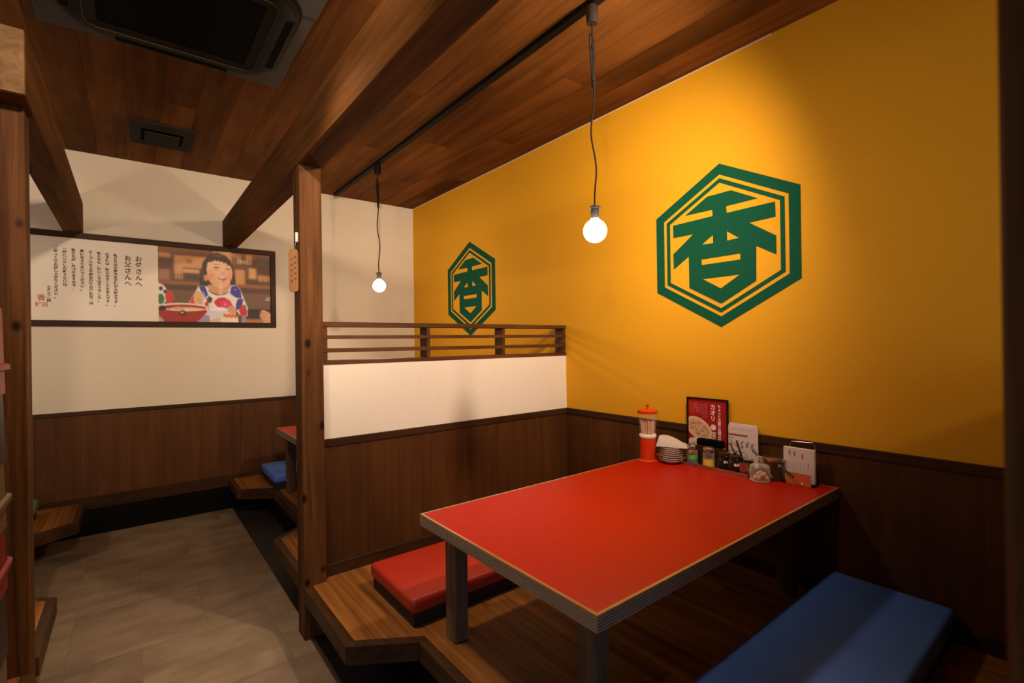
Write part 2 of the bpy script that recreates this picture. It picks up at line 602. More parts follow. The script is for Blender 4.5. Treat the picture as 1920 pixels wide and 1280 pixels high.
# ------------------------------------------------------------------ setting: walls, floor, ceiling
wr = struct(build('wall_right', MB().box(XW, XW + 0.12, YF, YB + 0.12, 0, ZC + 0.1), 'yellow'))
wb = struct(build('wall_back', MB().box(XL, XW, YB, YB + 0.12, 0, ZC + 0.1), 'cream'))
wl = struct(build('wall_left', MB().box(XL - 0.12, XL, YF, YB + 0.12, 0, ZC + 0.1), 'cream'))
wf = struct(build('wall_front', MB().box(XL - 0.12, XW + 0.12, YF - 0.12, YF, 0, ZC + 0.1), 'cream'))

fl = struct(build('floor', MB().box(XL, XW, YF, YB, -0.06, -0.004), 'grout'))
TS = 0.458
ys = [2.906 + k * TS for k in range(-8, 4)]
xs = [0.25 + k * TS for k in range(-2, 3)]
for j, y0 in enumerate(ys):
    for i, x0 in enumerate(xs):
        sh = 0.0 if j % 2 == 1 else TS / 2
        a, b = max(x0 + sh, -0.62), min(x0 + sh + TS, 0.80)
        c, d = y0, min(y0 + TS, YB)
        if b - a < 0.02 or d - c < 0.02:
            continue
        build('floor_tile', MB().box(a + 0.0003, b - 0.0003, c + 0.0003, d - 0.0003, -0.004, 0), 'tile', fl)

ce = struct(build('ceiling', MB().box(XL, XW, YF, YB, ZC + 0.012, ZC + 0.10), 'kick'))
PWD = 0.148
k = 0
x = XL
while x < XW - 0.01:
    x1 = min(x + PWD, XW)
    y = YF
    cuts = sorted([YF, YB] + [YF + ((k * 0.77 + 0.9) % 1.82) + q * 1.82 for q in range(0, 4) if YF + ((k * 0.77 + 0.9) % 1.82) + q * 1.82 < YB - 0.2])
    for c, d in zip(cuts[:-1], cuts[1:]):
        build('ceiling_plank', MB().box(x + 0.0006, x1 - 0.0006, c + 0.0006, d - 0.0006, ZC, ZC + 0.012), 'ceiling', ce)
    x = x1
    k += 1

tr = struct(build('trim_1', MB().box(XW - 0.003, XW, 0.9, YB, ZC - 0.006, ZC), 'pale'))

# wainscot of the yellow wall
for a, b in ((-0.95, -0.05), (-0.05, 0.855), (0.855, 1.76), (1.76, 2.126), (2.21, 3.11), (3.11, YB - 0.0065)):
    build('wainscot_panel', MB().box(XW - 0.007, XW, a, b, 0.0, ZW - 0.02), 'wain', wr, bev=0.0012)
for a, b in ((-0.95, 2.125), (2.2, YB)):
    build('cap_trim', MB().box(XW - 0.013, XW, a, b, ZW - 0.034, ZW), 'trim_wood_y', wr, bev=0.002)
for a, b in ((0.1, 2.115), (2.21, YB - 0.01)):
    build('baseboard', MB().box(XW - 0.014, XW, a, b, ZP, ZP + 0.052), 'trim_wood_y', wr, bev=0.002)
# wainscot of the back wall
for a, b in ((XL, -0.84), (-0.84, -0.26), (-0.26, 0.64), (0.64, 1.35), (1.35, XW - 0.0065)):
    build('wainscot_panel', MB().box(a, b, YB - 0.007, YB, 0.16, ZW - 0.02), 'wain', wb, bev=0.0012)
build('cap_trim', MB().box(XL, XW - 0.013, YB - 0.013, YB, ZW - 0.026, ZW), 'trim_wood_x', wb, bev=0.002)
build('baseboard', MB().box(XL, XW - 0.014, YB - 0.016, YB, 0.166, 0.246), 'trim_wood_x', wb, bev=0.002)
build('kick_board', MB().box(XL, XW - 0.014, YB - 0.010, YB, 0.0, 0.166), 'kick', wb)

# ------------------------------------------------------------------ posts and beams


def post(name, x0, x1, y0, y1, z1, label):
    o = build(name, MB().box(x0, x1, y0, y1, 0.0, z1), 'post', bev=0.003)
    return tag(o, label, 'post')


post('wooden_post', 0.541, 0.630, 2.076, 2.166, 1.936, 'knotty brown wooden post at the end of the white partition')
post('wooden_post', 0.541, 0.630, -0.026, 0.063, 1.936, 'blurred near-black wooden post at the right edge of the picture')
post('wooden_post', -0.338, -0.250, 2.076, 2.166, 1.936, 'brown wooden post left of the aisle under the beam with pale end grain')

bm_ = thing('ceiling_beam', 'long brown beam hanging over the post beside the white partition', 'beam', (0.587, 1.0, 1.936))
build('timber', MB().box(0.539, 0.635, YF, YB, 1.936, 2.124), 'beam', bm_, bev=0.003)
bl = thing('ceiling_beam', 'short brown beam with pale cut end above the left post', 'beam', (-0.28, 3.0, 1.936))
build('timber', MB().box(-0.331, -0.234, 1.977, YB, 1.936, 2.126), 'beam', bl, bev=0.003)
build('end_grain', MB().box(-0.329, -0.236, 1.973, 1.978, 1.938, 2.124), 'endgrain', bl)

# ------------------------------------------------------------------ partition with lattice
PY0, PY1 = 2.125, 2.200
PX0 = 0.632
pt = thing('booth_partition', 'white partition with brown wainscot and wooden lattice along its top', 'partition', (1.35, 2.16, ZP))
build('panel', MB().box(PX0, XW - 0.001, PY0, PY1, 0.10, 1.113), 'white_panel', pt)
build('wainscot_panel', MB().box(PX0, 1.36, PY0 - 0.006, PY0, ZP, ZW - 0.02), 'wain', pt)
build('wainscot_panel', MB().box(1.36, XW - 0.0065, PY0 - 0.006, PY0, ZP, ZW - 0.02), 'wain', pt)
build('wainscot_panel', MB().box(PX0, XW - 0.008, PY1, PY1 + 0.006, ZP, ZW - 0.02), 'wain', pt)
build('cap_trim', MB().box(PX0, XW - 0.013, PY0 - 0.012, PY0, ZW - 0.033, ZW), 'trim_wood_x', pt, bev=0.002)
build('baseboard', MB().box(PX0, XW - 0.014, PY0 - 0.013, PY0, ZP, ZP + 0.050), 'trim_wood_x', pt, bev=0.002)
lat = build('lattice', MB().box(PX0 - 0.002, XW - 0.001, PY0 - 0.002, PY1 + 0.002, 1.113, 1.131), 'lattice', pt, bev=0.001)
build('base', MB().box(PX0, 0.72, PY0 + 0.005, PY1 - 0.005, 0.0, 0.10), 'kick', pt)
build('top_rail', MB().box(PX0 - 0.002, XW - 0.001, PY0 - 0.002, PY1 + 0.002, 1.277, 1.298), 'lattice', lat, bev=0.001)
for z0, z1 in ((1.224, 1.240), (1.166, 1.184)):
    build('slat', MB().box(PX0 + 0.001, XW - 0.001, PY0, PY0 + 0.018, z0, z1), 'lattice', lat, bev=0.001)
for x0 in (0.645, 1.140, 1.603, 2.066):
    build('spacer', MB().box(x0, x0 + 0.018, PY0 + 0.003, PY1, 1.131, 1.277), 'lattice', lat, bev=0.001)
# near partition (mostly behind the blurred post)
pn = thing('booth_partition', 'near partition behind the blurred post, only its dark end in sight', 'partition', (1.35, 0.06, ZP))
build('panel', MB().box(PX0, XW - 0.001, -0.025, 0.0, 0.10, 1.113), 'wain', pn)

# ------------------------------------------------------------------ raised platforms


def clip_half(poly, a, b, c):
    """keep a*x+b*y>=c"""
    out = []
    for i in range(len(poly)):
        p, q = poly[i], poly[(i + 1) % len(poly)]
        fp, fq = a * p[0] + b * p[1] - c, a * q[0] + b * q[1] - c
        if fp >= 0:
            out.append(p)
        if (fp >= 0) != (fq >= 0):
            t = fp / (fp - fq)
            out.append((p[0] + t * (q[0] - p[0]), p[1] + t * (q[1] - p[1])))
    return out


def offset_line(pts, d):
    """offset polyline to its left by d"""
    res = []
    for i, p in enumerate(pts):
        ds = []
        if i > 0:
            ds.append((Vector(pts[i]) - Vector(pts[i - 1])).normalized())
        if i < len(pts) - 1:
            ds.append((Vector(pts[i + 1]) - Vector(pts[i])).normalized())
        ns = [Vector((-q.y, q.x)) for q in ds]
        if len(ns) == 1:
            n = ns[0]
            res.append((p[0] + n.x * d, p[1] + n.y * d))
        else:
            n = (ns[0] + ns[1]).normalized()
            kk = d / n.dot(ns[0])
            res.append((p[0] + n.x * kk, p[1] + n.y * kk))
    return res


def platform(label, front, y0, y1, sgn, xwall, cx):
    """front: polyline from far to near (y decreasing), x given on the right-hand side (mirrored about the aisle for sgn=-1)"""
    mx = (lambda q: q) if sgn > 0 else (lambda q: (0.304 - q[0], q[1]))
    xw = xwall
    t = thing('raised_platform', label, 'platform', (cx, (y0 + y1) / 2, 0))
    inner = offset_line(front, 0.030)

    def P_(poly):
        poly = [mx(q) for q in poly]
        return poly if sgn > 0 else poly[::-1]
    for i in range(len(front) - 1):
        build('edge_board', MB().prism(P_([front[i], front[i + 1], inner[i + 1], inner[i]]), 0.150, ZP), 'nosing', t, bev=0.0025)
    # black kick board below, set well back
    ka, kb = mx((0.768, 0))[0], mx((0.784, 0))[0]
    build('kick_board', MB().box(ka, kb, y0, y1, 0.0, 0.192), 'kick', t)
    # deck planks along y, clipped by the front edge
    xa = inner[0][0]
    xb = inner[2][0]
    strips = [(xa, 0.6315), (0.6315, xb)]
    xx = xb
    while xx < xw - 0.02:
        x2 = min(xx + 0.121, xw)
        strips.append((xx, x2))
        xx = x2
    A, B, C, D = inner[1], inner[2], inner[3], inner[4]
    g = 0.0005

    def plank(poly):
        if len(poly) >= 3:
            build('deck_plank', MB().prism(P_(poly), ZP - 0.02, ZP), 'deck', t)
    for n, (a, b) in enumerate(strips):
        if n < 2:
            ylo, yhi = (max(y0, front[-1][1]), min(y1, front[0][1])) if n == 0 else (y0, y1)
            far = [(a + g, ylo), (b - g, ylo), (b - g, yhi), (a + g, yhi)]
            # line A-B : keep the far side
            nx, ny = -(B[1] - A[1]), (B[0] - A[0])
            plank(clip_half(far, nx, ny, nx * A[0] + ny * A[1]))
            nx, ny = (D[1] - C[1]) * 1.0, -(D[0] - C[0])
            # keep the near side of C-D
            s = 1 if nx * C[0] + ny * (C[1] - 0.2) - (nx * C[0] + ny * C[1]) > 0 else -1
            plank(clip_half(far, s * nx, s * ny, s * (nx * C[0] + ny * C[1])))
        else:
            yj = y0 + ((n * 0.618 + 0.35) % 1.0) * (y1 - y0) * 0.8 + 0.1
            for c, d in ((y0, yj - g), (yj + g, y1)):
                plank([(a + g, c), (b - g, c), (b - g, d), (a + g, d)])
    build('underframe', MB().box(min(mx((0.80, 0))[0], mx((xw, 0))[0]), max(mx((0.80, 0))[0], mx((xw, 0))[0]), y0, y1, 0.0, ZP - 0.021), 'kick', t)
    return t


platform('raised wooden platform with notched edge under the near red table',
         [(0.543, 2.074), (0.541, 1.590), (0.737, 1.462), (0.737, 0.640), (0.541, 0.512), (0.541, 0.066)], 0.004, 2.111, 1, XW - 0.014, 1.3)
platform('raised wooden platform behind the partition, holding the blue cushion seen past the post',
         [(0.556, YB - 0.018), (0.556, 3.775), (0.752, 3.640), (0.752, 2.840), (0.556, 2.700), (0.556, 2.168)], 2.21, YB - 0.018, 1, XW - 0.014, 1.3)
platform('far left raised platform against the back wainscot, its corner past the left post',
         [(0.546, YB - 0.018), (0.546, 3.690), (0.730, 3.570), (0.730, 2.770), (0.546, 2.640), (0.546, 2.168)], 2.21, YB - 0.018, -1, 2.07, -1.0)
platform('near left raised platform carrying the stack of plastic tubs',
         [(0.546, 2.074), (0.546, 1.590), (0.737, 1.462), (0.737, 0.640), (0.541, 0.512), (0.541, 0.066)], 0.004, 2.074, -1, 2.07, -1.0)
# flat dark strips on the floor along the platforms
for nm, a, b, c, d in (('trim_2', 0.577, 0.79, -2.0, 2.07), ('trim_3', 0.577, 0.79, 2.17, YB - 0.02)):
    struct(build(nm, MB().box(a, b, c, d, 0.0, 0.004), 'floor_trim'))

# ------------------------------------------------------------------ emblems on the yellow wall
CHAR = [[(-0.174, 0.169), (-0.059, 0.233), (0.053, 0.234), (0.168, 0.171), (0.029, 0.169), (-0.036, 0.168)],
        [(-0.036, 0.168), (0.029, 0.169), (0.032, 0.139), (-0.034, 0.139)],
        [(-0.239, 0.135), (-0.034, 0.139), (0.032, 0.139), (0.237, 0.141), (0.239, 0.078), (0.131, 0.075), (-0.133, 0.074), (-0.238, 0.074)],
        [(-0.034, 0.0744), (0.031, 0.0746), (0.032, 0.016), (-0.034, 0.016)],
        [(-0.133, 0.0740), (-0.034, 0.0744), (-0.034, 0.053), (-0.089, 0.018), (-0.157, -0.028), (-0.238, -0.079), (-0.240, -0.004), (-0.191, 0.031)],
        [(0.031, 0.0746), (0.131, 0.0750), (0.240, 0.001), (0.240, -0.077), (0.159, -0.029), (0.085, 0.019), (0.033, 0.056)],
        [(-0.157, -0.028), (-0.089, 0.018), (-0.092, -0.050), (-0.091, -0.076), (-0.087, -0.142), (-0.156, -0.177)],
        [(0.085, 0.019), (0.159, -0.029), (0.157, -0.176), (0.087, -0.141), (0.090, -0.076), (0.090, -0.050)],
        [(-0.089, 0.018), (-0.034, 0.016), (0.032, 0.016), (0.085, 0.019), (0.090, -0.050), (-0.092, -0.051)],
        [(-0.091, -0.076), (0.090, -0.076), (0.087, -0.141), (-0.087, -0.142)],
        [(-0.156, -0.177), (-0.087, -0.142), (0.0, -0.193), (0.087, -0.141), (0.157, -0.176), (0.001, -0.262)]]


def hexring(k0, k1):
    H6 = [(0, 0.367), (0.334, 0.185), (0.334, -0.185), (0, -0.367), (-0.334, -0.185), (-0.334, 0.185)]
    return [(u * k0, v * k0) for u, v in H6], [(u * k1, v * k1) for u, v in H6]


def emblem(yc, zc, label):
    t = thing('wall_emblem', label, 'emblem', (XW, yc, zc - 0.367))
    xa, xb = XW - 0.0015, XW
    for nm, (o_, i_) in (('outer_ring', hexring(1.0, 0.868)), ('inner_ring', hexring(0.822, 0.768))):
        m = MB()
        for i in range(6):
            j = (i + 1) % 6
            m.prism([(yc - q[0], zc + q[1]) for q in (o_[i], o_[j], i_[j], i_[i])], xa, xb, 'X')
        build(nm, m, 'green', t)
    m = MB()
    for p in CHAR:
        m.prism([(yc - u, zc + v) for u, v in p], xa, xb, 'X')
    build('character', m, 'green', t)


emblem(1.133, 1.621, 'large green hexagonal emblem on yellow wall above the table condiments')
emblem(3.178, 1.621, 'far green hexagonal emblem on yellow wall beyond the lattice partition')

# ------------------------------------------------------------------ red tables


def table(label, x0, x1, y0, y1, legs):
    zt = 0.640
    t = thing('low_table', label, 'table', ((x0 + x1) / 2, (y0 + y1) / 2, ZP))
    e = 0.007
    build('tabletop', MB().box(x0 + e, x1 - e, y0 + e, y1 - e, zt - 0.039, zt), 'red_top', t)
    # edge: pale strip on top, then ribs with grooves between
    def frame(o, z0, z1, nm, mat, ins=0.0):
        m = MB()
        a, b, c, d = x0 + ins, x1 - ins, y0 + ins, y1 - ins
        w = e - ins
        m.prism([(a, c), (a + w, c + w), (a + w, d - w), (a, d)], z0, z1)
        m.prism([(b, c), (b, d), (b - w, d - w), (b - w, c + w)], z0, z1)
        m.prism([(a, c), (b, c), (b - w, c + w), (a + w, c + w)], z0, z1)
        m.prism([(a, d), (a + w, d - w), (b - w, d - w), (b, d)], z0, z1)
        return build(nm, m, mat, t)
    frame(0, zt - 0.0045, zt + 0.0006, 'edge_trim', 'edge_trim', 0.0)
    for k in range(5):
        zz = zt - 0.0060 - k * 0.0066
        frame(0, zz - 0.0042, zz, 'edge_layer', 'edge_ply', 0.0)
    frame(0, zt - 0.0385, zt - 0.0045, 'edge_core', 'trim_wood_y', 0.0060)
    build('apron', MB().box(x0 + 0.03, x1 - 0.03, y0 + 0.03, y1 - 0.03, zt - 0.054, zt - 0.039), 'trim_wood_x', t)
    for a, b, c, d in legs:
        build('leg', MB().box(a, b, c, d, ZP, zt - 0.039), 'leg', t, bev=0.003)
    return t


T1 = table('near red low table laden with condiments against the yellow wall', 0.741, 2.070, 0.676, 1.447,
           ((0.822, 0.874, 1.368, 1.428), (0.828, 0.880, 0.764, 0.822), (1.955, 2.005, 0.800, 0.858), (1.955, 2.005, 1.368, 1.428)))
T2 = table('far red low table half hidden behind the knotty post', 0.766, 2.070, 2.815, 3.586,
           ((0.812, 0.864, 3.470, 3.530), (0.812, 0.864, 2.880, 2.940), (1.955, 2.005, 2.88, 2.94), (1.955, 2.005, 3.47, 3.53)))

# ------------------------------------------------------------------ cushioned benches


def bench(label, x0, x1, y0, y1, mat, ztop=0.320):
    t = thing('bench_cushion', label, 'cushion', ((x0 + x1) / 2, (y0 + y1) / 2, ZP))
    build('base', MB().box(x0 + 0.012, x1 - 0.012, y0 + 0.012, y1 - 0.012, ZP, ZP + 0.050), 'black_base', t)
    m = MB().box(x0, x1, y0, y1, ZP + 0.048, ztop)
    build('seat_pad', m, mat, t, bev=0.017, seg=4)
    return t


bench('red vinyl bench cushion on black base beside the partition wainscot', 0.748, 2.062, 1.528, 1.905, 'red_vinyl')
bench('large blue vinyl bench cushion in shade, front right corner', 0.748, 2.066, 0.352, 0.705, 'blue_vinyl', 0.330)
bench('bright blue bench cushion glimpsed left of the knotty post, by the back wall', 0.752, 2.062, 3.585, 4.02, 'blue_vinyl')
bench('green cushion corner behind the left post near back wall', -1.75, -0.435, 3.56, 3.97, 'green_vinyl')

# ------------------------------------------------------------------ track and pendants
RX = 1.35
tk = thing('light_track', 'black lighting track along the wooden ceiling carrying the bulbs', 'track', (RX, 2.0, ZC))
build('rail', MB().box(RX - 0.017, RX + 0.017, YF + 0.2, 4.05, ZC - 0.022, ZC), 'metal_black', tk, bev=0.002)
build('end_cap', MB().box(RX - 0.019, RX + 0.019, 4.05, 4.066, ZC - 0.024, ZC), 'metal_black', tk, bev=0.002)


def pendant(y, zb, label, group='hanging globe bulbs', seed=1, x=RX):
    t = thing('pendant_bulb', label, 'lamp', (x, y, zb - 0.05), group)
    ztop = ZC - 0.022
    cap = 'metal_grey' if seed == 1 else 'metal_black'
    build('track_plug', MB().lathe([(0.018, 0.0), (0.022, 0.004), (0.022, 0.058), (0.020, 0.062)], (x, y, ztop - 0.064), 20), cap, t)
    rng = random.Random(seed)
    zs = zb + 0.092
    pts = []
    n = 48
    for i in range(n + 1):
        f = i / n
        z = ztop - 0.062 + (zs - (ztop - 0.062)) * f
        amp = 0.0 if f < 0.3 else math.sin((f - 0.3) / 0.7 * math.pi) * 0.010
        dx = amp * math.sin((f - 0.3) * 13.0 + seed)
        pts.append((x + dx * 0.79, y - dx * 0.62, z))
    build('cord', MB().tube(pts, 0.0032), 'cord', t)
    # doubled-up spare length bound to the cord
    zt = ztop - 0.095
    zl = zt - 0.20
    m = MB()
    m.tube([(x - 0.003, y + 0.003, zt), (x - 0.008, y + 0.005, zt - 0.006), (x - 0.009, y + 0.005, zt - 0.04), (x - 0.004, y + 0.004, zt - 0.11), (x + 0.001, y + 0.004, zl)], 0.0034)
    m.tube([(x - 0.003, y + 0.003, zt), (x + 0.003, y - 0.003, zt - 0.03), (x + 0.004, y - 0.004, zt - 0.10), (x + 0.003, y - 0.002, zl)], 0.0034)
    m.tube([(x, y, zt - 0.05), (x, y, zt - 0.06)], 0.0072)
    m.tube([(x, y, zl + 0.03), (x, y, zl + 0.02)], 0.0066)
    build('cord_loop', m, 'cord', t)
    build('socket', MB().lathe([(0.006, 0.046), (0.017, 0.043), (0.0175, 0.036), (0.0155, 0.034), (0.0155, 0.0), (0.014, -0.004)][::-1], (x, y, zb + 0.048), 20), 'socket', t)
    build('socket_ring', MB().lathe([(0.021, 0.0), (0.022, 0.003), (0.019, 0.006)], (x, y, zb + 0.082), 24), 'socket', t)
    prof = [(0.0125, 0.050), (0.0150, 0.0415)]
    R0 = 0.0425
    for i in range(3, 17):
        a = math.pi * i / 17
        prof.append((R0 * math.sin(a) + (0.0 if i > 4 else 0.0), R0 * math.cos(a)))
    prof.append((0.004, -R0))
    build('bulb', MB().lathe(prof[::-1], (x, y, zb), 28), 'bulb', t)
    return t


pendant(1.215, 1.605, 'near lit globe bulb on black cord beside the large emblem', seed=1)
pendant(3.196, 1.600, 'far lit globe bulb on black cord in front of the cream wall', seed=2)
pendant(-0.85, 1.605, 'lit globe bulb over the booth behind the camera', seed=3)
pendant(3.2, 1.605, 'lit globe bulb over the far left booth, hidden by the post', seed=6, x=-1.05)

# spotlight head on the track, just above the picture, that throws the shadow on the yellow wall
sp = thing('track_spotlight', 'black track spotlight above the near table, just out of view', 'lamp', (1.35, 0.61, 2.3))
build('arm', MB().tube([(1.35, 0.545, 2.433), (1.35, 0.545, 2.29)], 0.009), 'metal_black', sp)
build('head', MB().lathe([(0.020, -0.05), (0.036, -0.03), (0.040, 0.05), (0.040, 0.052)], (0, 0, 0), 20).xform(
    Matrix.Translation((1.336, 0.535, 2.278)) @ (aim(Q, 78, -26) - Vector(Q)).to_track_quat('Z', 'Y').to_matrix().to_4x4()), 'metal_black', sp)

# ------------------------------------------------------------------ air conditioner and vent
ac = thing('air_conditioner', 'black and grey cassette air conditioner in the wooden ceiling', 'air conditioner', (0.152, 2.12, ZC))


def rrect(cx, cy, hx, hy, r, n=8):
    pts = []
    for sx, sy, a0 in ((1, 1, 0), (-1, 1, 90), (-1, -1, 180), (1, -1, 270)):
        for i in range(n + 1):
            a = math.radians(a0 + 90 * i / n)
            pts.append((cx + sx * (hx - r) + r * math.cos(a), cy + sy * (hy - r) + r * math.sin(a)))
    return pts


def loft(loops, capend=True, capstart=False):
    m = MB()
    n = len(loops[0][0])
    vs = []
    for poly, z in loops:
        vs += [(q[0], q[1], z) for q in poly]
    fs = []
    for i in range(len(loops) - 1):
        for kk in range(n):
            k2 = (kk + 1) % n
            fs.append((i * n + kk, i * n + k2, (i + 1) * n + k2, (i + 1) * n + kk))
    if capend:
        fs.append(tuple((len(loops) - 1) * n + kk for kk in range(n)))
    if capstart:
        fs.append(tuple(range(n))[::-1])
    m.sm = True
    return m.add(vs, fs)


AX, AY = 0.152, 2.12
for sx in (-1, 1):
    for sy in (-1, 1):
        xx, yy = AX + sx * 0.42, AY + sy * 0.42
        build('corner_cover', MB().box(AX + sx * 0.20, xx, AY + sy * 0.20, yy, ZC - 0.011, ZC - 0.002), 'ac_plate', ac, bev=0.002)
build('panel_plate', MB().box(AX - 0.417, AX + 0.417, AY - 0.417, AY + 0.417, ZC - 0.008, ZC), 'ac_plate', ac)
HY = AY - 0.015
build('hood', loft([(rrect(AX, HY, 0.335, 0.335, 0.18), ZC - 0.010), (rrect(AX, HY, 0.335, 0.335, 0.18), ZC - 0.020),
                    (rrect(AX, HY, 0.358, 0.352, 0.18), ZC - 0.024), (rrect(AX, HY, 0.366, 0.356, 0.18), ZC - 0.034),
                    (rrect(AX, HY, 0.352, 0.340, 0.17), ZC - 0.048), (rrect(AX, HY, 0.318, 0.306, 0.10), ZC - 0.056),
                    (rrect(AX, HY, 0.276, 0.262, 0.045), ZC - 0.058)], False), 'ac_black', ac)
build('bronze_line', loft([(rrect(AX, HY, 0.2785, 0.2645, 0.047), ZC - 0.0575), (rrect(AX, HY, 0.2785, 0.2645, 0.047), ZC - 0.0595),
                           (rrect(AX, HY, 0.2765, 0.2625, 0.045), ZC - 0.0595), (rrect(AX, HY, 0.2765, 0.2625, 0.045), ZC - 0.0575)], False), 'ac_trim', ac)
build('bronze_line', loft([(rrect(AX, HY, 0.3525, 0.3405, 0.17), ZC - 0.0475), (rrect(AX, HY, 0.3525, 0.3405, 0.17), ZC - 0.0487),
                           (rrect(AX, HY, 0.3512, 0.3392, 0.17), ZC - 0.0487)], False), 'ac_trim', ac)
build('grille_frame', loft([(rrect(AX, HY, 0.2765, 0.2625, 0.045), ZC - 0.058), (rrect(AX, HY, 0.240, 0.226, 0.014), ZC - 0.055)], False), 'ac_black', ac)
build('intake_grille', loft([(rrect(AX, HY, 0.240, 0.226, 0.014), ZC - 0.055), (rrect(AX, HY, 0.238, 0.224, 0.014), ZC - 0.052)], True), 'ac_dark', ac)
for i, (dx, dy) in enumerate(((0.326, 0), (-0.326, 0), (0, 0.314), (0, -0.314))):
    hx, hy = (0.016, 0.19) if dx else (0.19, 0.016)
    build('louver', MB().box(AX + dx - hx, AX + dx + hx, HY + dy - hy, HY + dy + hy, ZC - 0.0575, ZC - 0.046), 'ac_dark', ac, bev=0.004)

vt = thing('ceiling_vent', 'small grey supply vent in the ceiling near the back wall', 'vent', (0.158, 3.535, ZC))
m = MB()
VX0, VX1, VY0, VY1 = 0.008, 0.308, 3.352, 3.720
bx0, bx1, by0, by1 = 0.056, 0.258, 3.450, 3.660
m.box(VX0, bx0, VY0, VY1, ZC - 0.012, ZC)
m.box(bx1, VX1, VY0, VY1, ZC - 0.012, ZC)
m.box(bx0, bx1, VY0, by0, ZC - 0.012, ZC)
m.box(bx0, bx1, by1, VY1, ZC - 0.012, ZC)
build('frame', m, 'vent', vt)
build('opening', MB().box(bx0, bx1, by0, by1, ZC - 0.003, ZC), 'ac_dark', vt)
build('center_plate', MB().box(bx0 + 0.018, bx1 - 0.018, by0 + 0.035, by1 - 0.002, ZC - 0.020, ZC - 0.010), 'vent', vt, bev=0.001)

# ------------------------------------------------------------------ framed poster on the back wall
fp = thing('framed_poster', 'wide dark-framed poster with handwritten-style text and a smiling child', 'poster', (0.15, YB, 1.34))
FX0, FX1, FZ0, FZ1 = -0.63, 0.893, 1.339, 1.932
fw = 0.036
yf0, yf1 = YB - 0.022, YB
m = MB()
for args in ((FX0, FX1, FZ1 - fw, FZ1), (FX0, FX1, FZ0, FZ0 + fw)):
    build('frame_rail', MB().box(args[0], args[1], yf0, yf1, args[2], args[3]), 'trim_wood_x', fp, bev=0.002)
for a, b in ((FX0, FX0 + fw), (FX1 - fw, FX1)):
    build('frame_stile', MB().box(a, b, yf0, yf1, FZ0 + fw, FZ1 - fw), 'trim_wood_x', fp, bev=0.002)
XP = 0.151
build('text_sheet', MB().box(FX0 + fw, XP, YB - 0.006, YB, FZ0 + fw, FZ1 - fw), 'paper', fp)


def sstep(a, b, x):
    t = np.clip((x - a) / (b - a), 0, 1)
    return t * t * (3 - 2 * t)


def ell(u, v, cx, cy, rx, ry, soft=0.12, rot=0.0):
    c, s = math.cos(rot), math.sin(rot)
    du, dv = u - cx, v - cy
    a, b = (du * c + dv * s) / rx, (-du * s + dv * c) / ry
    d = np.sqrt(a * a + b * b)
    return 1 - sstep(1 - soft, 1 + soft, d)


def rect(u, v, a, b, c, d, soft=0.01):
    return sstep(a - soft, a + soft, u) * (1 - sstep(b - soft, b + soft, u)) * sstep(c - soft, c + soft, v) * (1 - sstep(d - soft, d + soft, v))


def over(img, mask, c, al=1.0):
    mk = (mask * al)[..., None]
    return img * (1 - mk) + np.array(lin(c)[:3]) * mk


def poly(u, t, pts):
    """inside test for a polygon on the grid, softened a little"""
    ins = np.zeros(u.shape, bool)
    n = len(pts)
    for i in range(n):
        (x1, y1), (x2, y2) = pts[i], pts[(i + 1) % n]
        if y1 == y2:
            continue
        c = ((y1 > t) != (y2 > t)) & (u < (x2 - x1) * (t - y1) / (y2 - y1) + x1)
        ins ^= c
    return blur(ins.astype(float))


def blur(a):
    p = np.pad(a, [(1, 1), (1, 1)] + [(0, 0)] * (a.ndim - 2), mode='edge')
    return (p[:-2, 1:-1] + p[2:, 1:-1] + p[1:-1, :-2] + p[1:-1, 2:] + 2 * p[1:-1, 1:-1]) / 6


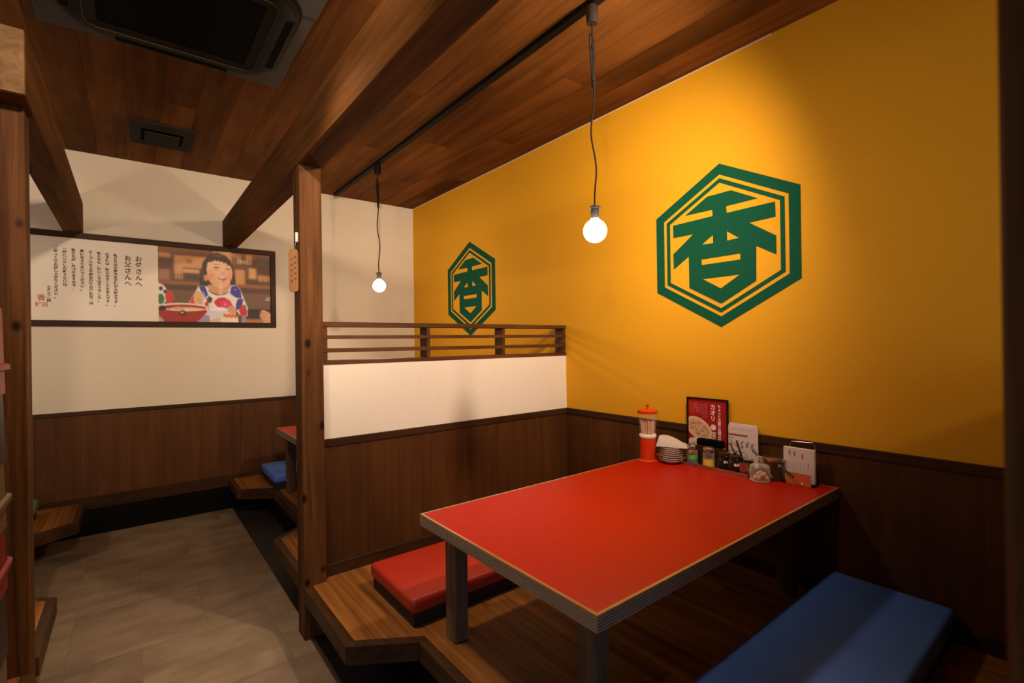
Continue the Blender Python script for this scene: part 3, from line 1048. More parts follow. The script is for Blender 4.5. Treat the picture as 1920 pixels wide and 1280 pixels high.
def paint_child(u, t):
    """the printed photograph; u 0..1 from the left, t turned into 0 top .. 1 bottom"""
    t = 1 - t
    img = np.zeros(u.shape + (3,)) + np.array(lin('#6b4630')[:3])
    img = over(img, rect(u, t, -.1, 1.1, -.1, .07, .03), '#8a5d3c')
    for a, b, c, d, col in ((.13, .40, .10, .26, '#d8a066'), (.0, .10, .08, .14, '#d0955c'), (.0, .09, .30, .44, '#a9795c'), (.13, .20, .22, .42, '#d6a56e'),
                            (.20, .34, .28, .33, '#e0b07c'), (.22, .34, .34, .44, '#5a4030'), (.46, .62, .0, .10, '#dfa566'), (.60, .72, .02, .16, '#c8915c'),
                            (.63, .68, .05, .16, '#7b563c'), (.76, .82, .02, .16, '#d8a26c'), (.86, .98, .04, .20, '#6c5241'), (.66, .75, .24, .46, '#d59a62'),
                            (.79, .86, .20, .36, '#dba76e'), (.88, 1.0, .30, .40, '#c8935c'), (.62, 1.0, .165, .20, '#6a4a33'), (.23, .28, .14, .20, '#a36b3f'),
                            (.24, .38, .05, .09, '#7a5036'), (.0, .12, .16, .20, '#5b4232'), (.69, .80, .10, .14, '#e8c08c')):
        img = over(img, rect(u, t, a, b, c, d, .016), col, .9)
    for k in range(9):
        img = over(img, ell(u, t, .77 + .026 * k, .40 + .02 * (k % 2), .012, .035, .5), '#463629', .75)
        img = over(img, ell(u, t, .13 + .026 * k, .385, .010, .045, .5), '#4a3728', .6)
        img = over(img, ell(u, t, .64 + .03 * k, .12, .008, .04, .5), '#54402f', .6)
    img = over(img, rect(u, t, -.1, 1.1, .45, .50, .012), '#94603c')
    img = over(img, rect(u, t, -.1, 1.1, .50, .575, .015), '#523826')
    img = over(img, rect(u, t, -.1, 1.1, .575, 1.1, .02), '#74543f')
    for _ in range(3):
        img = blur(img)
    # second child cut off by the left edge
    img = over(img, ell(u, t, -.01, .64, .085, .15, .06), '#efe6e2')
    img = over(img, ell(u, t, .088, .67, .034, .085, .1), '#cc3a2c')
    img = over(img, ell(u, t, .018, .70, .030, .07, .2), '#2f7a4a')
    img = over(img, ell(u, t, .02, .56, .016, .03, .3), '#33365c')
    img = over(img, ell(u, t, .055, .60, .016, .03, .3), '#4a3f8c')
    # dark seat back at the right
    img = over(img, rect(u, t, .77, 1.0, .80, .94, .012), '#30271f')
    # hair behind the face
    hair = [(.345, .53), (.340, .42), (.348, .31), (.372, .18), (.425, .075), (.50, .022), (.57, .07), (.615, .15), (.648, .27), (.665, .42), (.655, .50), (.60, .52), (.50, .45), (.42, .52)]
    img = over(img, poly(u, t, hair), '#3a2a22')
    # dress with arms
    dress = [(.33, .50), (.40, .50), (.50, .60), (.61, .48), (.66, .46), (.705, .52), (.735, .64), (.775, .79), (.77, .90), (.715, .915), (.66, .82), (.65, 1.02), (.30, 1.02), (.35, .80), (.26, .80), (.25, .73), (.30, .60)]
    dm = poly(u, t, dress)
    img = over(img, dm, '#f1e9e6')
    for pts, col in (([(.33, .50), (.385, .49), (.415, .62), (.395, .66), (.36, .60)], '#4438a0'), ([(.62, .49), (.67, .46), (.71, .54), (.72, .66), (.66, .64), (.61, .59)], '#4438a0'),
                     ([(.68, .66), (.735, .66), (.72, .78), (.66, .84), (.665, .73)], '#4438a0'), ([(.70, .76), (.755, .74), (.77, .84), (.765, .90), (.71, .91), (.69, .83)], '#c9293c'),
                     ([(.46, .72), (.50, .655), (.56, .645), (.61, .69), (.64, .77), (.61, .82), (.50, .80)], '#d4262a'), ([(.25, .78), (.255, .72), (.29, .62), (.30, .74), (.28, .80)], '#d23a4a'),
                     ([(.38, .74), (.41, .69), (.435, .78), (.42, .84), (.39, .82)], '#c42c38'), ([(.42, .63), (.455, .67), (.44, .73), (.40, .69)], '#3b3340')):
        img = over(img, dm * poly(u, t, pts), col)
    img = over(img, dm * ell(u, t, .565, .745, .045, .06, .4), '#d8407c')
    img = over(img, dm * ell(u, t, .565, .745, .008, .01, .4), '#f0d080')
    img = over(img, dm * ell(u, t, .745, .77, .014, .022, .3), '#3f8a5c')
    img = over(img, dm * ell(u, t, .66, .53, .012, .016, .4), '#7468c4')
    # neck with dark collar line
    img = over(img, poly(u, t, [(.41, .48), (.42, .55), (.46, .60), (.51, .615), (.56, .595), (.605, .53), (.62, .45)]), '#d39c78')
    arc = np.abs(t - (.615 - 6.5 * (u - .51) ** 2)) < .010
    img = over(img, (arc & (np.abs(u - .51) < .095)).astype(float), '#2c2426', .8)
    # face
    face = poly(u, t, [(.412, .17), (.403, .27), (.412, .38), (.43, .44), (.47, .495), (.52, .52), (.56, .51), (.605, .45), (.63, .36), (.635, .29), (.622, .20), (.57, .12), (.48, .11)])
    img = over(img, ell(u, t, .396, .385, .020, .045, .2), '#cf9474')
    img = over(img, face, '#efc29c')
    img = over(img, face * ell(u, t, .435, .36, .045, .07, .9), '#e48f74', .75)
    img = over(img, face * ell(u, t, .612, .36, .03, .07, .9), '#e48f74', .75)
    img = over(img, face * ell(u, t, .46, .47, .10, .05, .9), '#cf9672', .5)
    # fringe
    fr = [(.385, .30), (.40, .18), (.43, .155), (.45, .165), (.455, .135), (.47, .150), (.48, .125), (.495, .145), (.51, .130), (.525, .155), (.54, .140), (.555, .165), (.575, .155),
          (.595, .19), (.61, .185), (.635, .25), (.648, .26), (.62, .12), (.57, .05), (.50, .02), (.42, .06), (.37, .17), (.36, .30)]
    img = over(img, poly(u, t, fr), '#3a2a22')
    img = over(img, ell(u, t, .50, .055, .075, .025, .8), '#6e5546', .55)
    img = over(img, ell(u, t, .37, .33, .012, .15, .8), '#5c4438', .5)
    # eyes, brows, nose, mouth
    for ex, ey in ((.490, .232), (.592, .240)):
        a_ = np.abs(t - (ey + 7 * (u - ex) ** 2)) < .0075
        img = over(img, (a_ & (np.abs(u - ex) < .024)).astype(float), '#3d2a24', .9)
        img = over(img, ell(u, t, ex, ey - .045, .030, .008, .5), '#9a7058', .55)
        img = over(img, ell(u, t, ex, ey + .030, .028, .012, .8), '#d49a78', .5)
    img = over(img, ell(u, t, .548, .305, .022, .022, .6), '#dd9c78', .6)
    for nx in (.535, .562):
        img = over(img, ell(u, t, nx, .322, .005, .006, .6), '#9a5c48', .8)
    img = over(img, poly(u, t, [(.495, .362), (.54, .368), (.583, .360), (.572, .40), (.54, .415), (.51, .40)]), '#a54c4c')
    img = over(img, rect(u, t, .512, .566, .366, .380, .004), '#f3e6da')
    img = over(img, ell(u, t, .54, .43, .034, .010, .6), '#d0786c', .7)
    for nx in (.513, .527, .537):
        img = over(img, rect(u, t, nx - .0022, nx + .0022, .39, .62, .0025), '#f3e2b8')
    # fist with chopsticks, other hand, neighbour's hand
    img = over(img, poly(u, t, [(.30, .60), (.33, .56), (.36, .60), (.375, .68), (.36, .76), (.31, .77), (.285, .70)]), '#e6b692')
    for k in range(4):
        img = over(img, ell(u, t, .325 + .013 * k, .69 + .012 * k, .003, .03, .6), '#b47a5c', .7)
    img = over(img, poly(u, t, [(.355, .585), (.37, .575), (.40, .66), (.385, .675)]), '#86a4d6')
    img = over(img, poly(u, t, [(.395, .67), (.41, .665), (.445, .76), (.43, .77)]), '#4a4450')
    img = over(img, ell(u, t, .625, .82, .042, .06, .15), '#dca585')
    for k in range(3):
        img = over(img, ell(u, t, .60 + .018 * k, .81, .003, .035, .6), '#a8705a', .6)
    img = over(img, poly(u, t, [(.905, .82), (.93, .81), (1.0, .86), (1.01, 1.02), (.93, 1.0), (.89, .90)]), '#d8a285')
    for k in range(3):
        img = over(img, ell(u, t, .93 - .010 * k, .86 + .045 * k, .035, .007, .5, .35), '#a8745c', .7)
    # table edge, bowls, snack
    img = over(img, rect(u, t, .74, 1.1, .955, 1.1, .008) * (1 - ell(u, t, .98, .92, .07, .12, .1)), '#b8743e')
    img = over(img, poly(u, t, [(.0, .92), (.04, .97), (.05, 1.02), (.0, 1.02)]), '#b7a6c0')
    img = over(img, poly(u, t, [(.35, .90), (.42, .90), (.44, 1.02), (.31, 1.02)]), '#a596bc')
    img = over(img, poly(u, t, [(-.01, .80), (.42, .80), (.405, .86), (.35, .95), (.30, 1.02), (.06, 1.02), (.0, .90)]), '#a3241f')
    img = over(img, ell(u, t, .205, .80, .214, .055, .04), '#efe4d4')
    img = over(img, ell(u, t, .215, .805, .185, .040, .06), '#b0362a')
    img = over(img, ell(u, t, .235, .825, .145, .022, .15), '#ead0a6')
    img = over(img, ell(u, t, .165, .82, .045, .022, .3), '#d8ac84')
    img = over(img, ell(u, t, .03, .82, .032, .035, .2), '#26221f')
    img = over(img, ell(u, t, .195, .880, .030, .036, .1), '#2a1d12')
    img = over(img, ell(u, t, .192, .875, .016, .014, .2), '#c9a262')
    img = over(img, poly(u, t, [(.39, .82), (.60, .82), (.575, .88), (.545, .93), (.53, .965), (.46, .965), (.43, .92)]), '#dcd7e4')
    img = over(img, ell(u, t, .505, .815, .082, .028, .08), '#f6f1f0')
    img = over(img, poly(u, t, [(.415, .73), (.435, .74), (.47, .80), (.45, .82), (.42, .80)]), '#e9e4ea')
    img = over(img, poly(u, t, [(.43, .97), (.53, .93), (.55, 1.02), (.42, 1.02)]), '#d9bf9f')
    img = over(img, poly(u, t, [(.525, .92), (.68, .92), (.69, 1.02), (.52, 1.02)]), '#f2e4d4')
    for k in range(6):
        img = over(img, ell(u, t, .56 + .020 * k, .90 + .012 * (k % 2), .016, .025, .3), '#dd7a3a')
    img = over(img, poly(u, t, [(.715, .915), (.75, .90), (.76, 1.02), (.71, 1.02)]), '#9f8fae')
    img = over(img, poly(u, t, [(.69, .90), (.72, .90), (.71, 1.02), (.685, 1.02)]), '#5b5230')
    for q in (.625, .655):
        img = over(img, rect(u, t, .96 - (q - .62) * .4, 1.0, q, q + .010, .003), '#e6d2b4')
    return blur(img)


print_grid('photo_print', fp, (XP, YB - 0.0065, FZ0 + fw), (1, 0, 0), (0, 0, 1), FX1 - fw - XP, FZ1 - FZ0 - 2 * fw, 240, 164, paint_child)

# lettering, vertical columns from right to left
HX = Vector((1, 0, 0)); UP = Vector((0, 0, 1))
yt = YB - 0.0068

for xx, s in ((0.045, 'お母さんへ'), (-0.012, 'お父さんへ')):
    text_obj('heading', column(s), 0.040, 'ink', fp, (xx, yt, 1.780), HX, UP, line=1.05, bold=0.0007)
cols = ['私たちは元気なお子様が大好きです。', 'お子様は、散らかすことの名人です。', '私たちも、幼いころはそうでした。', 'テ｜ブルの上や床の周りの汚れなどは',
        '気になさらないでください。', '私たちが、片づけますので、', '一緒にいらした時ぐらいは', 'ごゆっくりお召し上がりください。']
for i, s in enumerate(cols):
    text_obj('body_text', column(s), 0.0205, 'ink', fp, (-0.076 - i * 0.0412, yt, 1.800 + 0.003 * i), HX, UP, line=1.0, bold=0.0007)
text_obj('signature', column('スタッフ一同'), 0.020, 'ink', fp, (-0.398, yt, 1.575), HX, UP, line=0.85, bold=0.0006)
text_obj('stamp_character', '香', 0.040, 'red_ink', fp, (-0.432, yt, 1.500), HX, UP, bold=0.0006)
text_obj('stamp_character', '好日', 0.030, 'red_ink', fp, (-0.430, yt, 1.462), HX, UP, bold=0.0005)

# ------------------------------------------------------------------ wooden tag on the post
tg = thing('wooden_tag', 'pale oblong wooden tag hanging on the left side of the knotty post', 'tag', (0.527, 2.10, 1.41))
rot = Matrix.Translation((0.524, 2.100, 0)) @ Matrix.Rotation(math.radians(-24), 4, 'Z') @ Matrix.Rotation(math.radians(0), 4, 'X')
pl = []
for sx, sz, a0 in ((1, 1, 0), (-1, 1, 90), (-1, -1, 180), (1, -1, 270)):
    for i in range(6):
        a = math.radians(a0 + 90 * i / 5)
        pl.append((sx * 0.008 + 0.0105 * math.cos(a), 1.503 + sz * 0.070 + 0.017 * math.sin(a)))
build('board', MB().prism(pl, -0.005, 0.005, 'Y').xform(rot), 'tag', tg, bev=0.0015)
xd = rot.to_3x3() @ Vector((1, 0, 0))
fwd = rot.to_3x3() @ Vector((0, -1, 0))
for dx, s, z0 in ((0.006, '香味飯店家', 1.553), (-0.006, '子供椅子有', 1.543)):
    o0 = rot @ Vector((dx, -0.0056, z0))
    text_obj('lettering', column(s), 0.0115, 'tag_ink', tg, o0, xd, UP, line=1.9, bold=0.0003)
build('hook', MB().box(0.530, 0.541, 2.092, 2.104, 1.620, 1.660), 'white_plastic', tg, bev=0.003, seg=2)
build('wire', MB().tube([(0.533, 2.096, 1.622), (0.528, 2.097, 1.605), (0.530, 2.098, 1.592), (0.524, 2.100, 1.585)], 0.0014), 'steel', tg)

# ------------------------------------------------------------------ things on the near table
ZT = 0.6406


def dispenser():
    c = (1.885, 1.390, ZT)
    t = thing('chopstick_dispenser', 'orange-red dispenser full of chopsticks under a round lid', 'dispenser', c)
    build('base', MB().lathe([(0.044, 0), (0.044, 0.004), (0.037, 0.010), (0.036, 0.108), (0.036, 0.110)], c, 32), 'orange_plastic', t)
    build('collar', MB().lathe([(0.037, 0.109), (0.0385, 0.112), (0.0385, 0.122), (0.036, 0.125)], c, 32), 'white_plastic', t)
    build('cup', MB().lathe([(0.034, 0.125), (0.036, 0.145), (0.041, 0.190), (0.043, 0.224)], c, 32, cap=False), 'clear', t)
    lid = build('lid', MB().lathe([(0.045, 0.222), (0.046, 0.226), (0.046, 0.233), (0.040, 0.238), (0.008, 0.242)], c, 32), 'orange_plastic', t)
    build('knob', MB().lathe([(0.005, 0.241), (0.005, 0.253), (0.009, 0.256), (0.009, 0.260), (0.006, 0.262)], c, 16), 'orange_plastic', lid)
    rng = random.Random(5)
    for k in range(46):
        a = rng.uniform(0, 6.28); r = 0.030 * math.sqrt(rng.uniform(0, 1))
        x0, y0 = c[0] + r * math.cos(a) * 0.9, c[1] + r * math.sin(a) * 0.9
        x1, y1 = c[0] + r * math.cos(a) * 1.18, c[1] + r * math.sin(a) * 1.18
        build('chopstick', MB().tube([(x0, y0, ZT + 0.118), (x1, y1, ZT + 0.186 + rng.uniform(-0.006, 0.004))], 0.0034, 6), 'stick', t)


dispenser()

pc = (1.935, 1.300)
for k in range(7):
    z = ZT + k * 0.0094
    b = MB().lathe([(0.026, 0.0), (0.028, 0.0005), (0.034, 0.0060), (0.0510, 0.0150), (0.0528, 0.0170), (0.0522, 0.0182), (0.0500, 0.0175), (0.034, 0.0090), (0.026, 0.0045)], (pc[0], pc[1], z), 36)
    names = ['bottom', 'second', 'third', 'fourth', 'fifth', 'sixth', 'top']
    lab = {0: 'white saucer, bottom one of the stack beside the dispenser', 6: 'white saucer, top of the stack, right under the folded cloth'}.get(
        k, 'white saucer, %s from the bottom of the stack beside the dispenser' % names[k])
    tag(build('saucer', b, 'china'), lab, 'plate', 'stacked white saucers')

# folded cloth on the saucers: a thick wedge-shaped bundle
m = MB()
n1, n2 = 16, 12
vs = []
zc0 = ZT + 6 * 0.0094 + 0.0188
ang = math.radians(-62)
for side in (0, 1):
    for i in range(n1 + 1):
        for j in range(n2 + 1):
            u, v = i / n1 - 0.5, j / n2 - 0.5
            e = (1 - (2 * abs(u)) ** 4) * (1 - (2 * abs(v)) ** 4)
            hgt = (0.010 + 0.042 * (0.5 - u) * (0.75 + 0.5 * (0.5 + v)) + 0.003 * math.sin(9 * u + 6 * v) + 0.002 * math.sin(17 * v)) * max(e, 0) ** 0.4
            w = 0.125 * (1 - 0.25 * (u + 0.5))
            lx, ly = u * 0.135, v * w * 0.8
            z = zc0 + (hgt if side else 0.0) + max(0, 0.004 * (0.5 - u))
            vs.append((pc[0] + 0.004 + lx * math.cos(ang) - ly * math.sin(ang), pc[1] - 0.004 + lx * math.sin(ang) + ly * math.cos(ang), z))
W_ = n2 + 1
fs = []
off = (n1 + 1) * W_
for side in (0, 1):
    for i in range(n1):
        for j in range(n2):
            q = [i * W_ + j, (i + 1) * W_ + j, (i + 1) * W_ + j + 1, i * W_ + j + 1]
            fs.append(tuple(a + side * off for a in (q if side else q[::-1])))
m.add(vs, fs)
m.sm = True
tag(build('folded_cloth', m, 'cloth', angle=70), 'folded white cloth lying on top of the saucer stack', 'cloth')

# steel tray
tx0, tx1, ty0, ty1 = 1.948, 2.056, 0.955, 1.262
ty = thing('condiment_tray', 'long steel tray holding shakers and sauce pots', 'tray', ((tx0 + tx1) / 2, (ty0 + ty1) / 2, ZT))
build('tray_floor', MB().box(tx0, tx1, ty0, ty1, ZT, ZT + 0.0015), 'steel', ty)
m = MB()
for a in ((tx0, tx0 + 0.002, ty0, ty1), (tx1 - 0.002, tx1, ty0, ty1), (tx0, tx1, ty0, ty0 + 0.002), (tx0, tx1, ty1 - 0.002, ty1)):
    m.box(a[0], a[1], a[2], a[3], ZT + 0.001, ZT + 0.014)
build('rim', m, 'steel', ty)
ZY = ZT + 0.0017


def shaker(x, y, label, l1, l2, fill):
    c = (x, y, ZY)
    t = thing('spice_shaker', label, 'shaker', c)
    build('jar', MB().lathe([(0.022, 0), (0.024, 0.002), (0.024, 0.060), (0.021, 0.066)], c, 24, cap=False), 'glass', t)
    build('spice', MB().lathe([(0.0215, 0.001), (0.0222, 0.003), (0.0222, 0.036), (0.020, 0.038)], c, 24), fill, t)
    if l2:
        build('label', MB().lathe([(0.0246, 0.026), (0.0246, 0.042)], c, 24, cap=False), l1, t)
        build('label_band', MB().lathe([(0.0250, 0.014), (0.0250, 0.026)], c, 24, cap=False), l2, t)
    else:
        build('label', MB().lathe([(0.0246, 0.006), (0.0246, 0.036)], c, 24, cap=False), l1, t)
    build('lid', MB().lathe([(0.0225, 0.064), (0.0235, 0.067), (0.0235, 0.080), (0.020, 0.086), (0.006, 0.088)], c, 24), 'steel', t)


shaker(1.985, 1.226, 'glass spice shaker with green and teal label on the tray', 'lime', 'teal', 'pepper')
shaker(1.985, 1.146, 'glass spice shaker with yellow label on the tray', 'yellow_label', None, 'chili')


def sauce(x, y, label, h=0.066):
    c = (x, y, ZY)
    t = thing('sauce_pot', label, 'sauce pot', c)
    build('body', MB().lathe([(0.024, 0), (0.028, 0.003), (0.030, 0.030), (0.027, 0.052), (0.022, h - 0.006)], c, 24), 'dark_sauce', t)
    m_ = MB()
    pts = [(math.radians(200 + 8 * q)) for q in range(8)]
    m_.add([(c[0] + r_ * math.cos(a), c[1] + r_ * math.sin(a), c[2] + z_) for (r_, z_) in ((0.0304, 0.033), (0.0292, 0.044)) for a in pts], [(q, q + 1, q + 9, q + 8) for q in range(7)])
    build('label', m_, 'white_plastic', t)
    lid = build('lid', MB().lathe([(0.024, h - 0.006), (0.025, h - 0.003), (0.024, h + 0.006), (0.010, h + 0.012)], c, 24), 'brown_lid', t)
    build('knob', MB().lathe([(0.005, h + 0.011), (0.008, h + 0.019), (0.004, h + 0.024)], c, 12), 'brown_lid', lid)
    d = Vector((-0.79, -0.62, 0))
    build('spout', MB().tube([Vector(c) + d * 0.022 + Vector((0, 0, 0.048)), Vector(c) + d * 0.040 + Vector((0, 0, 0.064))], [0.007, 0.004], 8), 'dark_sauce', t)


sauce(1.995, 1.078, 'dark soy pot with white label left of its twin on tray')
sauce(1.978, 1.024, 'dark soy pot with white label beside the steel cup')
tb = thing('napkin_box', 'black narrow box standing behind the yellow-label shaker', 'box', (2.040, 1.175, ZY))
build('body', MB().box(2.024, 2.054, 1.110, 1.225, ZY, ZT + 0.082), 'brown_lid', tb, bev=0.003)
build('top', MB().box(2.023, 2.055, 1.108, 1.227, ZT + 0.082, ZT + 0.110), 'ac_dark', tb, bev=0.003)

cup = thing('steel_cup', 'small steel cup holding a black-handled ladle', 'cup', (1.990, 0.985, ZY))
cc = (1.990, 0.9855, ZY)
build('cup_body', MB().lathe([(0.030, 0.0), (0.032, 0.002), (0.032, 0.050), (0.0330, 0.052), (0.031, 0.051), (0.031, 0.006), (0.010, 0.005)], cc, 28), 'steel', cup)
build('handle', MB().tube([(cc[0] - 0.020, cc[1] - 0.025, ZY + 0.045), (cc[0] - 0.027, cc[1] - 0.036, ZY + 0.042), (cc[0] - 0.027, cc[1] - 0.036, ZY + 0.022), (cc[0] - 0.020, cc[1] - 0.025, ZY + 0.016)], 0.003), 'steel', cup)
ld = thing('ladle', 'black-handled ladle standing in the steel cup', 'ladle', (1.990, 0.9855, ZY + 0.01))
build('ladle_handle', MB().tube([(1.988, 0.982, ZY + 0.012), (1.996, 1.003, ZY + 0.06), (2.010, 1.032, ZY + 0.128)], [0.003, 0.0045, 0.0035]), 'black_handle', ld)
ld2 = thing('red_ladle', 'dark red handled ladle leaning left in the steel cup', 'ladle', (1.985, 0.99, ZY + 0.01))
build('ladle_handle', MB().tube([(1.986, 0.990, ZY + 0.012), (1.985, 1.015, ZY + 0.06), (1.985, 1.052, ZY + 0.120)], [0.003, 0.004, 0.003]), 'red_plastic', ld2)

jr = thing('garlic_jar', 'clear glass jar with pale garlic at the front of the table edge', 'jar', (1.945, 0.910, ZT))
jc = (1.945, 0.908, ZT)
build('jar_body', MB().lathe([(0.034, 0.0), (0.037, 0.003), (0.038, 0.036), (0.037, 0.050), (0.034, 0.055)], jc, 28, cap=False), 'glass', jr)
build('jar_base', MB().lathe([(0.034, 0.0005), (0.036, 0.002), (0.036, 0.004)], jc, 28), 'glass', jr)
lid = build('jar_lid', MB().lathe([(0.035, 0.054), (0.036, 0.057), (0.028, 0.064), (0.010, 0.067)], jc, 28, cap=False), 'glass', jr)
build('lid_knob', MB().lathe([(0.009, 0.066), (0.010, 0.078), (0.013, 0.088), (0.010, 0.095), (0.004, 0.097)], jc, 16), 'glass', lid)
rng = random.Random(9)
for k in range(11):
    a = k * 2.4; r = 0.008 + 0.016 * ((k % 3) / 2.0)
    zz = 0.014 if k < 7 else 0.026
    g_ = MB().lathe([(0.002, -0.009), (0.009, -0.004), (0.010, 0.002), (0.006, 0.008), (0.001, 0.011)], (0, 0, 0), 10)
    g_.xform(Matrix.Translation((jc[0] + r * math.cos(a), jc[1] + r * math.sin(a), ZT + zz)) @ Matrix.Rotation(rng.uniform(0, 3), 4, 'X') @ Matrix.Rotation(rng.uniform(0, 3), 4, 'Y'))
    build('garlic_clove', g_, 'garlic', jr)

tn = thing('chili_tin', 'round steel pot of red chili paste behind the glass jar', 'pot', (2.020, 0.880, ZT))
tc = (2.018, 0.884, ZT)
build('pot_body', MB().lathe([(0.038, 0.0), (0.040, 0.002), (0.040, 0.074), (0.041, 0.076), (0.038, 0.075), (0.038, 0.05), (0.010, 0.05)], tc, 28), 'smoke', tn)
build('paste', MB().lathe([(0.036, 0.003), (0.0375, 0.005), (0.0375, 0.044), (0.010, 0.047)], tc, 28), 'chili', tn)
build('pot_lid', MB().lathe([(0.041, 0.074), (0.042, 0.078), (0.042, 0.083), (0.034, 0.086), (0.010, 0.088)], tc, 28), 'steel', tn)
spn = thing('wooden_spoon', 'wooden spoon with blue handle end leaning on the chili pot', 'spoon', (1.978, 0.885, ZT))
build('spoon_handle', MB().tube([(1.972, 0.872, ZT + 0.012), (1.972, 0.905, ZT + 0.060), (1.974, 0.936, ZT + 0.098)], [0.004, 0.0045, 0.005]), 'spoon_wood', spn)
build('handle_end', MB().tube([(1.974, 0.936, ZT + 0.098), (1.975, 0.950, ZT + 0.110)], [0.006, 0.005]), 'blue_tip', spn)
tng = thing('tongs', 'black-handled tongs with shiny tip lying against the menu holder', 'tongs', (1.965, 0.83, ZT))
build('handle', MB().tube([(1.975, 0.842, ZT + 0.062), (1.960, 0.790, ZT + 0.036)], [0.004, 0.005]), 'black_handle', tng)
build('tip', MB().tube([(1.976, 0.850, ZT + 0.066), (1.975, 0.842, ZT + 0.062)], [0.006, 0.005]), 'steel', tng)

# --- framed red food poster
NX = Vector((0, -1, 0))     # reading direction on sheets that face -x


def paint_food(u, t):
    t = 1 - t
    img = np.zeros(u.shape + (3,)) + np.array(lin('#9c1a1e')[:3])
    img = over(img, ell(u, t, .10, .16, .11, .10, .5), '#b8341c', .8)
    # small print columns
    for k in range(8):
        uu = .17 + .045 * k
        ln = .10 + .015 * ((k * 3) % 4) + .018 * k
        lines = rect(u, t, uu, uu + .014, .07, .07 + ln, .004) * (np.sin(t * 260 + k) > -.3)
        img = over(img, lines, '#d98f86', .8)
    # fried rice plate
    rs = np.random.RandomState(4)
    img = over(img, ell(u, t, .27, .49, .36, .175, .03, .25), '#e6cdb8')
    img = over(img, ell(u, t, .27, .49, .32, .150, .06, .25), '#d3ae90')
    rice = ell(u, t, .28, .495, .27, .115, .1, .25)
    img = over(img, rice, '#cda07a')
    for k in range(90):
        a = rs.uniform(0, 6.28); r = math.sqrt(rs.uniform(0, 1))
        img = over(img, ell(u, t, 0.28 + .24 * r * math.cos(a), .495 + .105 * r * math.sin(a) + .05 * r * math.cos(a), .022, .011, .5), rs.choice(['#a06a44', '#e2c6a2', '#8c5634', '#d8b48c', '#b98a5c']), .7)
    # bowl below
    img = over(img, ell(u, t, .36, .86, .46, .20, .03, .15), '#e7d3c4')
    img = over(img, ell(u, t, .36, .88, .38, .165, .05, .15), '#cbb498')
    img = over(img, ell(u, t, .34, .80, .12, .05, .3), '#e0ae62')
    img = over(img, ell(u, t, .56, .84, .10, .06, .3), '#5d4534')
    img = over(img, ell(u, t, .18, .92, .12, .05, .3), '#7b5336')
    return img


def sheet_frame(t, x, y_left, y_right, z0, z1, w, mat, thick=0.008):
    m_ = MB()
    for a in ((y_left, y_right, z1 - w, z1), (y_left, y_right, z0, z0 + w), (y_left, y_left - w, z0 + w, z1 - w), (y_right + w, y_right, z0 + w, z1 - w)):
        m_.box(x - thick, x, min(a[0], a[1]), max(a[0], a[1]), a[2], a[3])
    return build('frame', m_, mat, t)


po = thing('food_poster', 'black-framed red food poster with white lettering leaning at the wall', 'poster', (2.068, 1.195, ZT))
PYL, PYR, PZ0, PZ1, PXX = 1.298, 1.098, ZT + 0.001, 0.931, 2.0705
sheet_frame(po, PXX, PYL, PYR, PZ0, PZ1, 0.006, 'metal_black', 0.009)
build('back_board', MB().box(PXX - 0.002, PXX, PYR, PYL, PZ0, PZ1), 'metal_black', po)
print_grid('poster_print', po, (PXX - 0.004, PYL - 0.006, PZ0 + 0.006), NX, UP, PYL - PYR - 0.012, PZ1 - PZ0 - 0.012, 110, 150, paint_food)
text_obj('title', column('カオリ'), 0.026, 'white_ink', po, (PXX - 0.0046, 1.169, 0.884), NX, UP, line=1.0, bold=0.0008)
build('title_dot', MB().lathe([(0.013, 0.0), (0.013, 0.0008)], (0, 0, 0), 24).xform(Matrix.Translation((PXX - 0.0045, 1.168, 0.802)) @ Matrix.Rotation(-math.pi / 2, 4, 'Y')), 'white_ink', po)
text_obj('title', column('飯店'), 0.026, 'white_ink', po, (PXX - 0.0046, 1.168, 0.760), NX, UP, line=1.0, bold=0.0006)
text_obj('subtitle', column('ちょっと大盛り自慢の味'), 0.0165, 'white_ink', po, (PXX - 0.0046, 1.139, 0.893), NX, UP, line=0.92, bold=0.0003)


def paint_menu(u, t):
    t = 1 - t
    img = np.zeros(u.shape + (3,)) + np.array(lin('#dccdc9')[:3])
    for a, b, c, d, col in ((.0, .66, .20, .245, '#8a4a44'), (.0, .2, .29, .305, '#6b5450'), (.0, .55, .60, .625, '#857370')):
        img = over(img, rect(u, t, a, b, c, d, .008), col)
    img = over(img, rect(u, t, .1, .8, .07, .10, .006) * (np.sin(u * 160) > -.2), '#b9a09c', .7)
    rs = np.random.RandomState(6)
    for k in range(5):
        for q in range(5):
            img = over(img, ell(u, t, .12 + .17 * k + rs.uniform(-.03, .03), .44 + .03 * rs.uniform(-2, 2), .04, .03, .4), rs.choice(['#9a6a5c', '#7d6664', '#b58d7c', '#6e5a58']), .6)
    for k in range(4):
        img = over(img, rect(u, t, .06 + .2 * k, .12 + .2 * k, .35, .38, .01), '#5d4a4a', .8)
    for k, col in enumerate(('#b08060', '#8a92b0', '#6a4f50')):
        img = over(img, ell(u, t, .28 + .26 * k, .73 + .02 * k, .045, .045, .3), col, .8)
    for k in range(4):
        img = over(img, rect(u, t, .08, .92, .82 + .045 * k, .835 + .045 * k, .004) * (np.sin(u * 190 + k * 4) > -.3), '#a99a98', .6)
    return img


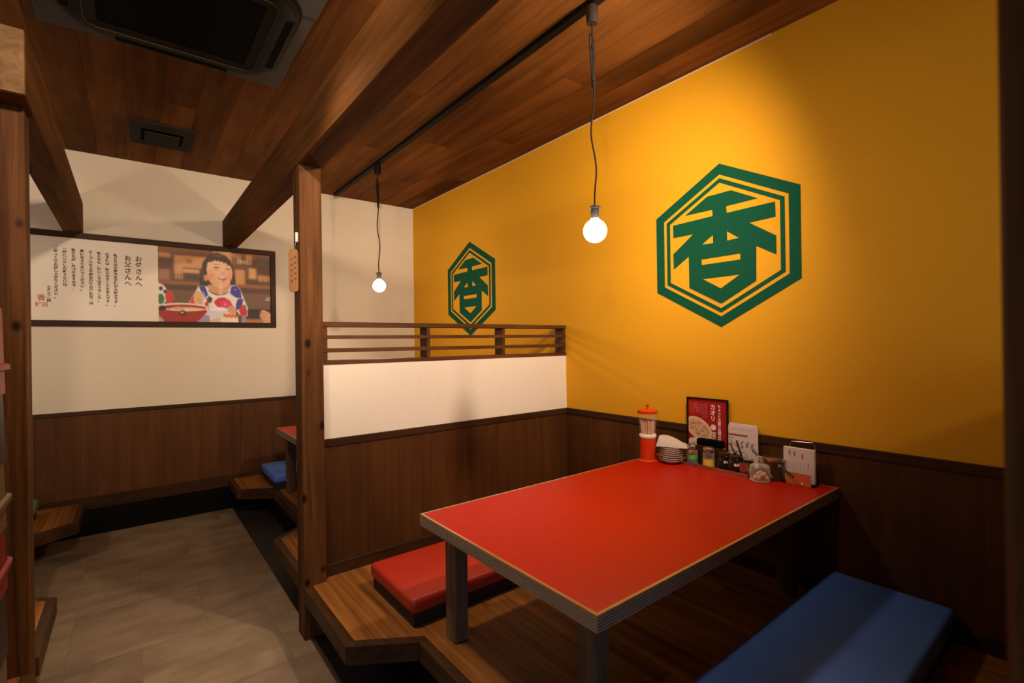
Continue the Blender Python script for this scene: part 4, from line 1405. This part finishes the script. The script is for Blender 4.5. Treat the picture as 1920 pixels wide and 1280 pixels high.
mc = thing('menu_card', 'white printed menu card beside the red poster', 'menu', (2.05, 1.03, ZT))
build('card', MB().box(2.062, 2.0645, 0.968, 1.096, ZY, 0.824), 'card', mc)
print_grid('menu_print', mc, (2.0615, 1.096, ZY), NX, UP, 0.128, 0.182, 60, 80, paint_menu)
mc2 = thing('leaning_menu_card', 'pale second card standing behind the printed menu card', 'menu', (2.066, 1.03, ZT))
build('card', MB().box(2.066, 2.068, 0.974, 1.094, ZY, 0.834), 'card', mc2)

# --- menu holder at the table end
mh = thing('menu_holder', 'wire-backed holder of white menu sheets at the table corner', 'menu holder', (2.02, 0.79, ZT))
HXX = 2.018
build('base', MB().box(1.995, 2.05, 0.734, 0.852, ZT, ZT + 0.006), 'metal_black', mh)
build('wire_back', MB().tube([(2.036, 0.836, ZT + 0.004), (2.036, 0.832, 0.780), (2.036, 0.826, 0.796), (2.036, 0.750, 0.800), (2.036, 0.742, 0.784), (2.036, 0.740, ZT + 0.004)], 0.0022), 'steel', mh)
build('sheets', MB().box(HXX, HXX + 0.012, 0.738, 0.850, ZT + 0.005, 0.776), 'card', mh, bev=0.002)


def paint_holder(u, t):
    t = 1 - t
    img = np.zeros(u.shape + (3,)) + np.array(lin('#d9cac8')[:3])
    for k, (x_, y_) in enumerate(((.20, .13), (.36, .15), (.62, .19))):
        for q in range(4):
            img = over(img, ell(u, t, x_ + .01 * (q % 2), y_ + .035 * q - .02, .03, .018, .4), '#4c4248', .9)
    for k in range(7):
        img = over(img, rect(u, t, .10 + .09 * k, .125 + .09 * k, .46, .66, .006) * (np.sin(t * 180 + k * 2) > -.4), '#a79ba0', .7)
    img = over(img, rect(u, t, .80, .83, .40, .56, .008), '#4b4a66', .9)
    return img


print_grid('sheet_print', mh, (HXX - 0.0006, 0.848, ZT + 0.006), NX, UP, 0.108, 0.128, 50, 60, paint_holder)
oc = thing('orange_card', 'small orange card in front of the white menu sheets', 'card', (1.99, 0.785, ZT))
build('card', MB().box(1.989, 1.9905, 0.741, 0.830, ZT + 0.0005, ZT + 0.046), 'orange_card', oc)
build('white_dot', MB().lathe([(0.004, 0.0), (0.004, 0.0006)], (0, 0, 0), 14).xform(Matrix.Translation((1.989, 0.772, ZT + 0.009)) @ Matrix.Rotation(-math.pi / 2, 4, 'Y')), 'white_ink', oc)
build('card_foot', MB().box(1.9905, 2.0, 0.745, 0.826, ZT, ZT + 0.002), 'acrylic', oc)

# ------------------------------------------------------------------ stacked plastic tubs at the left edge


def tub(z0, z1, rim, mat, label):
    cx, cy, h = -0.396, 1.60, 0.150
    t = thing('plastic_tub', label, 'tub', (cx, cy, z0), 'stacked plastic tubs')
    build('body', loft([(rrect(cx, cy, h, h, 0.03, 4), z0), (rrect(cx, cy, h - 0.004, h - 0.004, 0.03, 4), z1)], True, True), mat, t)
    if rim:
        build('rim', loft([(rrect(cx, cy, h, h, 0.03, 4), rim - 0.01), (rrect(cx, cy, h + 0.008, h + 0.008, 0.03, 4), rim - 0.006),
                           (rrect(cx, cy, h + 0.008, h + 0.008, 0.03, 4), rim + 0.006), (rrect(cx, cy, h, h, 0.03, 4), rim + 0.01)], False), mat, t)


tub(ZP, 0.455, None, 'tan_plastic', 'tan plastic tub, lowest of the stack at the left edge')
tub(0.456, 0.612, None, 'dark_plastic', 'dark plastic tub between the lowest tan and lower red tubs')
tub(0.613, 0.763, 0.672, 'red_plastic', 'dark red plastic tub just under a tan one at left edge')
tub(0.764, 0.924, 0.832, 'tan_plastic', 'tan plastic tub on the dark red one at left edge')
tub(0.925, 1.090, None, 'dark_plastic', 'dark plastic tub under the topmost red tub')
tub(1.091, 1.300, 1.156, 'red_plastic', 'topmost red plastic tub of the stack at left edge')
